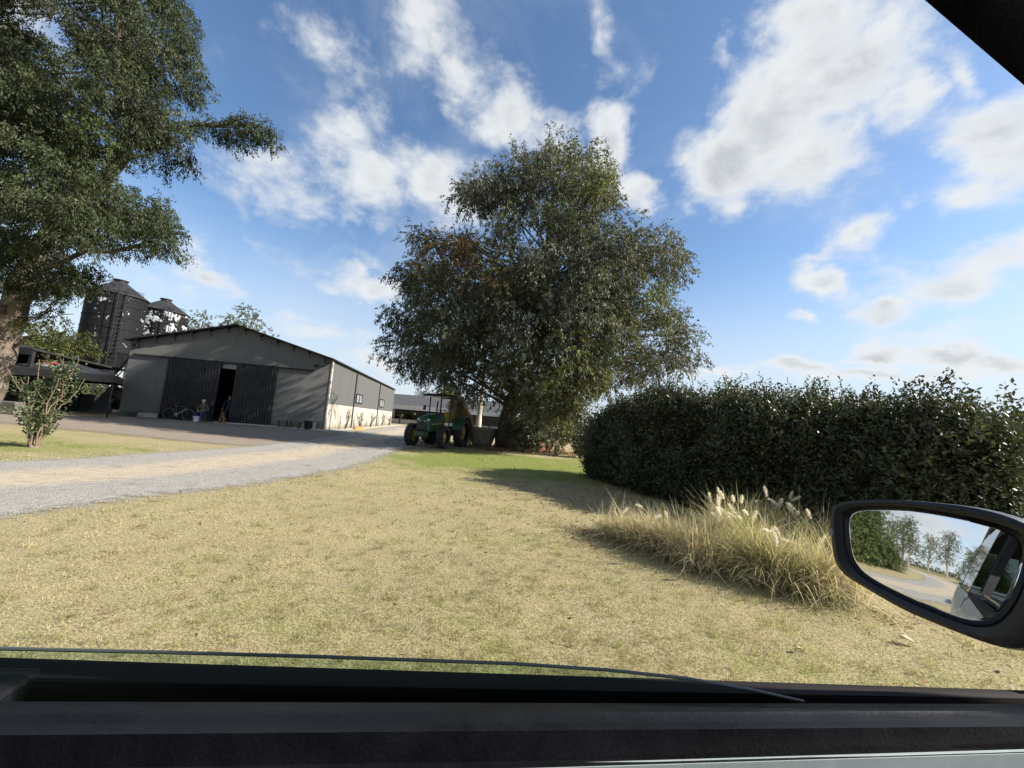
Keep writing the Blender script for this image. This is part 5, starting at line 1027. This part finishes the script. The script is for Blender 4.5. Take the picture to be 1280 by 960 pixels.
fr = t.add('ShaderNodeLayerWeight'); fr.inputs[0].default_value = .25; mx = t.add('ShaderNodeMixShader'); t.l.new(fr.outputs[1], mx.inputs[0]); t.l.new(tr_s.outputs[0], mx.inputs[1]); t.l.new(gl.outputs[0], mx.inputs[2]); t.l.new(mx.outputs[0], o.inputs[0]); M_tint = m
m, t, b, o = newmat('mirror glass'); b.inputs['Base Color'].default_value = (.80, .82, .83, 1); b.inputs['Metallic'].default_value = 1; b.inputs['Roughness'].default_value = .015; M_mirror = m
m, t, b, o = newmat('window glass'); gl = t.add('ShaderNodeBsdfGlossy'); gl.inputs['Roughness'].default_value = .02; tr_s = t.add('ShaderNodeBsdfTransparent'); tr_s.inputs[0].default_value = (.80, .88, .84, 1)
fr = t.add('ShaderNodeLayerWeight'); fr.inputs[0].default_value = .12; mx = t.add('ShaderNodeMixShader'); t.l.new(fr.outputs[1], mx.inputs[0]); t.l.new(tr_s.outputs[0], mx.inputs[1]); t.l.new(gl.outputs[0], mx.inputs[2]); t.l.new(mx.outputs[0], o.inputs[0]); M_pane = m
def line(d, yl, yr): return cpt(0, yl, d), cpt(1280, yr, d)
def sweep(lines, s0=-.62, s1=1.15, n=10):
    rings = []
    for s in np.linspace(s0, s1, n):
        rings.append([tuple(a+(b_-a)*((s-a[0])/(b_[0]-a[0]))) for a, b_ in lines])
    return rings
def dz(l, d, z): return (l[0]+[0, d, z], l[1]+[0, d, z])
L0 = line(.425, 826, 866); L1 = line(.402, 850, 873); L2 = line(.372, 877, 880); L3 = line(.338, 905, 897); L3b = line(.330, 911, 901); L4 = line(.322, 919, 908); L5 = line(.312, 979, 940)
MB().loft(sweep([dz(L0, .012, -.012), dz(L0, .008, -.002), L0, dz(L0, -.006, -.001), dz(L1, .006, .001), L1, dz(L1, -.001, -.03), dz(L1, .02, -.04), dz(L0, .012, -.03)])).build('outer_seal', M_seal, car, smooth=True)
MB().loft(sweep([dz(L2, 0, -.06), dz(L2, .014, -.018), dz(L2, .012, -.008), L2, dz(L2, -.008, .002), dz(L3, .006, .002), L3, L3b, L4, dz(L4, -.002, -.02), L5, dz(L5, .02, -.03), dz(L2, -.01, -.08)])).build('door_sill_trim', M_trim, car, smooth=True)
MB().loft(sweep([dz(L5, .004, -.001), dz(L5, -.0004, -.001), dz(L5, -.006, -.55), dz(L5, .04, -.55)])).build('door_card', M_card, car, smooth=True)
s1_ = cpt(13, 865, .39)[0]; MB().lohi((-.63, .30, .90), (s1_, .418, 1.079)).build('pillar_trim', M_trim, car, bevel=.006)
# lowered glass with its dark ground edge
gtop = [cpt(x, y, .392) for x, y in ((-220, 806), (-100, 810), (0, 813), (200, 817.5), (400, 823), (640, 831.5), (760, 839.5), (860, 850), (940, 864), (1006, 879))]; ep = [tuple(p+[0, .00175, .0005]) for p in gtop]
low = [tuple(p) for p in gtop]+[tuple(p-[0, 0, .06]) for p in gtop[::-1]]
wg = MB().prism(low, (0, .0035, 0)).build('window_glass', M_pane, car)
MB().tube(ep, .0015, 8).build('glass_edge', plain('ground glass edge', (.055, .07, .068), .35, 0, .6), wg, smooth=True)
# body shell
def sec(s, k=1.0, zt=1.045, inset=0): return [(s, .43*k+.0-inset, zt), (s, .455*k-inset, zt-.03), (s, .50*k-inset, .86), (s, .52*k-inset, .70), (s, .50*k-inset, .5), (s, .47*k-inset, .32)]
def mirror_side(r_): return [(x, -.9-y, z) for x, y, z in r_]
MIRS = [lambda q: q, mirror_side]
for side in MIRS:
    MB().loft([side(sec(s, 1, 1.045-.01*max(0, s-.9))) for s in np.linspace(-.60, 1.20, 8)], closed=False).build('front_door', M_paint, car, smooth=True)
    MB().loft([side(sec(s, 1, 1.055)) for s in np.linspace(-1.62, -.612, 6)], closed=False).build('rear_door', M_paint, car, smooth=True)
    MB().loft([side(sec(s, 1-.0*max(0, -2.2-s), 1.06+.01*(-s-1.6), .10*max(0, (-s-2.0)/1.0)**2)) for s in np.linspace(-3.0, -1.632, 8)], closed=False).build('rear_wing', M_paint, car, smooth=True)
    MB().loft([side(sec(s, 1, 1.03-.09*(s-1.2), .12*max(0, (s-1.4))**2)) for s in np.linspace(1.212, 2.25, 7)], closed=False).build('front_wing', M_paint, car, smooth=True)
    ro = [(.36, .25, 1.765), (-.6, .235, 1.80), (-1.6, .23, 1.78), (-2.7, .20, 1.68)]
    MB().loft([side([(x, y, z+.03), (x, y+.02, z), (x, y-.0, z-.02), (x, y-.05, z-.01)]) for x, y, z in ro]).build('roof_rail', M_trim, car, smooth=True)
    gp_ = lambda q, z, e: (q, .425-.19*(z-1.05)/.68-e, z)
    zr_ = lambda q: float(np.interp(q, [-2.95, -2.7, -1.6, -.6, .3], [1.45, 1.62, 1.71, 1.73, 1.70]))
    def bar(b0, b1, t0, t1, z0, z1a, z1b, name):
        mat_ = M_paint
        MB().loft([side([gp_(b0, z0, 0), gp_(b1, z0, 0), gp_(b1, z0, .035), gp_(b0, z0, .035)]), side([gp_(t0, z1a, 0), gp_(t1, z1b, 0), gp_(t1, z1b, .035), gp_(t0, z1a, .035)])]).build(name, mat_, car)
    bar(-1.70, -1.58, -1.70, -1.56, 1.05, 1.70, 1.70, 'rear_pillar'); bar(-2.95, -2.50, -2.72, -2.36, 1.05, 1.60, 1.655, 'rear_pillar')
    bar(-2.72, -.50, -2.72, -.50, 1.605, zr_(-2.72), zr_(-.5), 'window_header')
    def pane(s0, s1, z0=1.075, z1=1.62):
        f_ = lambda s, z: (s, .43-.19*(z-1.05)/.68+.006, z)
        MB().prism([f_(s0, z0), f_(s1, z0), f_(s1+(.02 if s1 > -1 else .02), z1), f_(s0+.12 if s0 < -2 else s0+.02, z1-(.1 if s0 < -2 else 0))] if side is MIRS[0] else mirror_side([f_(s0, z0), f_(s1, z0), f_(s1+.02, z1), f_(s0+.02, z1)]), (0, .003, 0)).build('side_window', M_tint, car)
    pane(-1.575, -.625); pane(-2.5, -1.705)
    for s in (-1.45, -.42): MB().tube([side([(s, .515, .9)])[0], side([(s+.02, .545, .90)])[0], side([(s+.17, .545, .90)])[0], side([(s+.19, .515, .9)])[0]], .012, 8).build('handle', M_paint, car, smooth=True)
    ap = [np.array([.3475, .25, H+.3825])+np.array([.103, .005, -.055])*k for k in np.linspace(-.1, 11.3, 14)]
    # pillar section: inner edge on the window line, the body of it forward and above
    MB().loft([side([tuple(p), tuple(p+[.012, .006, .022]), tuple(p+[.06, .0, .10]), tuple(p+[.07, -.05, .11]), tuple(p+[.02, -.045, .045]), tuple(p+[.004, -.02, .008])]) for p in ap]).build('windscreen_pillar', M_trim, car, smooth=True)
    MB().loft([side([(-.62+.0*k, .40-.2*k, 1.04+.7*k), (-.50, .40-.2*k, 1.04+.7*k), (-.50, .36-.2*k, 1.04+.7*k), (-.62, .36-.2*k, 1.04+.7*k)]) for k in (0, 1)]).build('door_pillar', M_trim, car)
MB().loft([[(x, y, z) for x, y, z in [(.36, .24, 1.80), (.40, -.45, 1.84), (.36, -1.14, 1.80), (.36, -1.14, 1.775), (.36, .24, 1.775)]], [(-.6, .235, 1.83), (-.6, -.45, 1.87), (-.6, -1.135, 1.83), (-.6, -1.13, 1.80), (-.6, .23, 1.80)], [(-2.75, .20, 1.68), (-2.75, -.45, 1.70), (-2.75, -1.10, 1.68), (-2.75, -1.1, 1.64), (-2.75, .2, 1.64)]]).build('roof', M_trim, car, smooth=True)
MB().loft([[(1.25, .40, 1.03), (1.25, -.45, 1.07), (1.25, -1.30, 1.03)], [(2.2, .32, .93), (2.2, -.45, .97), (2.2, -1.22, .93)]], closed=False).build('bonnet', M_paint, car, smooth=True)
MB().lohi((2.2, -1.2, .3), (2.3, .3, .90)).build('front_bumper', M_paint, car, bevel=.04); MB().lohi((-3.1, -1.3, .3), (-2.99, .40, 1.08)).build('tailgate', M_paint, car, bevel=.04)
MB().prism([(-3.0, -1.25, 1.09), (-3.0, .36, 1.09), (-2.74, .2, 1.64), (-2.74, -1.1, 1.64)], (.02, 0, .01)).build('rear_window', M_tint, car)
MB().lohi((-2.98, -1.36, .28), (2.19, .46, .33)).build('floor', M_seal, car); MB().lohi((.85, -1.27, .7), (1.23, .29, .98)).build('dashboard', M_trim, car, bevel=.03)
for x in (-2.2, 1.55):
    for y in (.40, -1.30):
        w_ = MB().lathe([(.20, -.1), (.30, -.11), (.335, -.08), (.335, .08), (.30, .11), (.20, .1)], 32, (x, y, .325), 'Y', cap=False).build('wheel', M_tyre, car, smooth=True); MB().lathe([(.205, -.09), (.19, .02), (.06, .05), (.01, .05)] if y > 0 else [(.205, .09), (.19, -.02), (.06, -.05), (.01, -.05)], 24, (x, y, .325), 'Y', cap=False).build('rim', M_steel, w_, smooth=True)

# door mirror: outline read off the photograph onto the plane the glass really has
mn = nrm(np.array([-.955, -.275, .115])); mc0 = cpt(1150, 702, .5565)
def mpl(px, py):
    r_ = cray(px, py); o_ = np.array([0, 0, H]); return o_+r_*(np.dot(mc0-o_, mn)/np.dot(r_, mn))
def zz(pts): return [(1020+x/3.692, 600+y/3.692) for x, y in pts]
hous = zz([(66, 135), (82, 110), (150, 95), (270, 89), (400, 90), (560, 103), (700, 118), (850, 148), (960, 188), (1060, 240), (1125, 330), (1140, 480), (1115, 640), (1060, 760), (980, 800), (880, 785), (800, 762), (640, 700), (520, 652), (400, 600), (290, 535), (180, 470), (128, 440), (98, 408), (80, 350), (70, 240)])
glas = zz([(137, 165), (150, 142), (200, 134), (300, 132), (420, 138), (510, 149), (600, 165), (740, 192), (860, 222), (935, 250), (962, 285), (962, 340), (948, 420), (905, 530), (855, 610), (800, 652), (745, 662), (690, 652), (640, 635), (560, 602), (480, 570), (400, 533), (330, 500), (265, 466), (205, 428), (170, 385), (150, 330), (140, 250)])
def resample(P_, n):
    P_ = np.array(P_); Q_ = np.vstack([P_, P_[:1]]); s = np.concatenate([[0], np.cumsum(np.linalg.norm(np.diff(Q_, axis=0), axis=1))]); u = np.linspace(0, s[-1], n, endpoint=False)
    R_ = np.stack([np.interp(u, s, Q_[:, k]) for k in range(3)], 1)
    for _ in range(2): R_ = (np.roll(R_, 1, 0)+2*R_+np.roll(R_, -1, 0))/4
    return R_
HO = resample([mpl(*p) for p in hous], 64); GO = resample([mpl(*p) for p in glas], 64); gc = GO.mean(0); GO = gc+(GO-gc)*1.045; hc_ = HO.mean(0)
# line the two loops up
k0 = int(np.argmin(np.linalg.norm(HO-HO[0], axis=1))); sh_ = int(np.argmin([np.linalg.norm(HO-np.roll(GO, -k, 0)) for k in range(64)])); GO2 = np.roll(GO, -sh_, 0)
hv = lambda P_, dn: [tuple(p+mn*dn) for p in P_]
shrink = lambda P_, k, c: c+(P_-c)*k
rot_out = np.array([0, 0, 0])
dm = MB().loft([hv(shrink(GO2, .985, gc), -.012), hv(shrink(GO2, 1.0, gc), -.006), hv(GO2+(HO-GO2)*.12, .004), hv(GO2+(HO-GO2)*.55, .008), hv(GO2+(HO-GO2)*.92, .004), hv(HO, -.006), hv(shrink(HO, 1.012, hc_), -.025), hv(shrink(HO, .99, hc_), -.055), hv(shrink(HO, .88, hc_), -.095), hv(shrink(HO, .6, hc_), -.122), hv(shrink(HO, .2, hc_), -.128)]).build('door_mirror', M_hs, car, smooth=True)
RC = 1.15; rings = []
for k in np.linspace(1.0, .06, 12):
    P_ = shrink(GO, k, gc); rings.append([tuple(p-mn*(np.dot(p-gc, p-gc)/(2*RC)-.001)) for p in P_])
gm = MB().loft(rings).build('mirror_glass', M_mirror, dm); gm.data.polygons.foreach_set('use_smooth', [True]*len(gm.data.polygons))
q1 = mpl(*zz([(70, 225)])[0]); q2 = mpl(*zz([(88, 262)])[0]); MB().box(tuple((q1+q2)/2+mn*.004), (.004, .007, .012), rz=.27).build('turn_lamp', plain('grey lamp', (.22, .23, .24), .3), dm)
MB().loft([[tuple(np.array(c)+np.array(o_)) for o_ in ((0, 0, .03), (.07, 0, .02), (.08, 0, -.02), (0, 0, -.03))] for c in (mpl(1300, 800)+[.03, .03, 0], mpl(1330, 815)+[.03, -.03, -.01], (.80, .425, 1.06))]).build('mirror_arm', M_hs, dm, smooth=True)
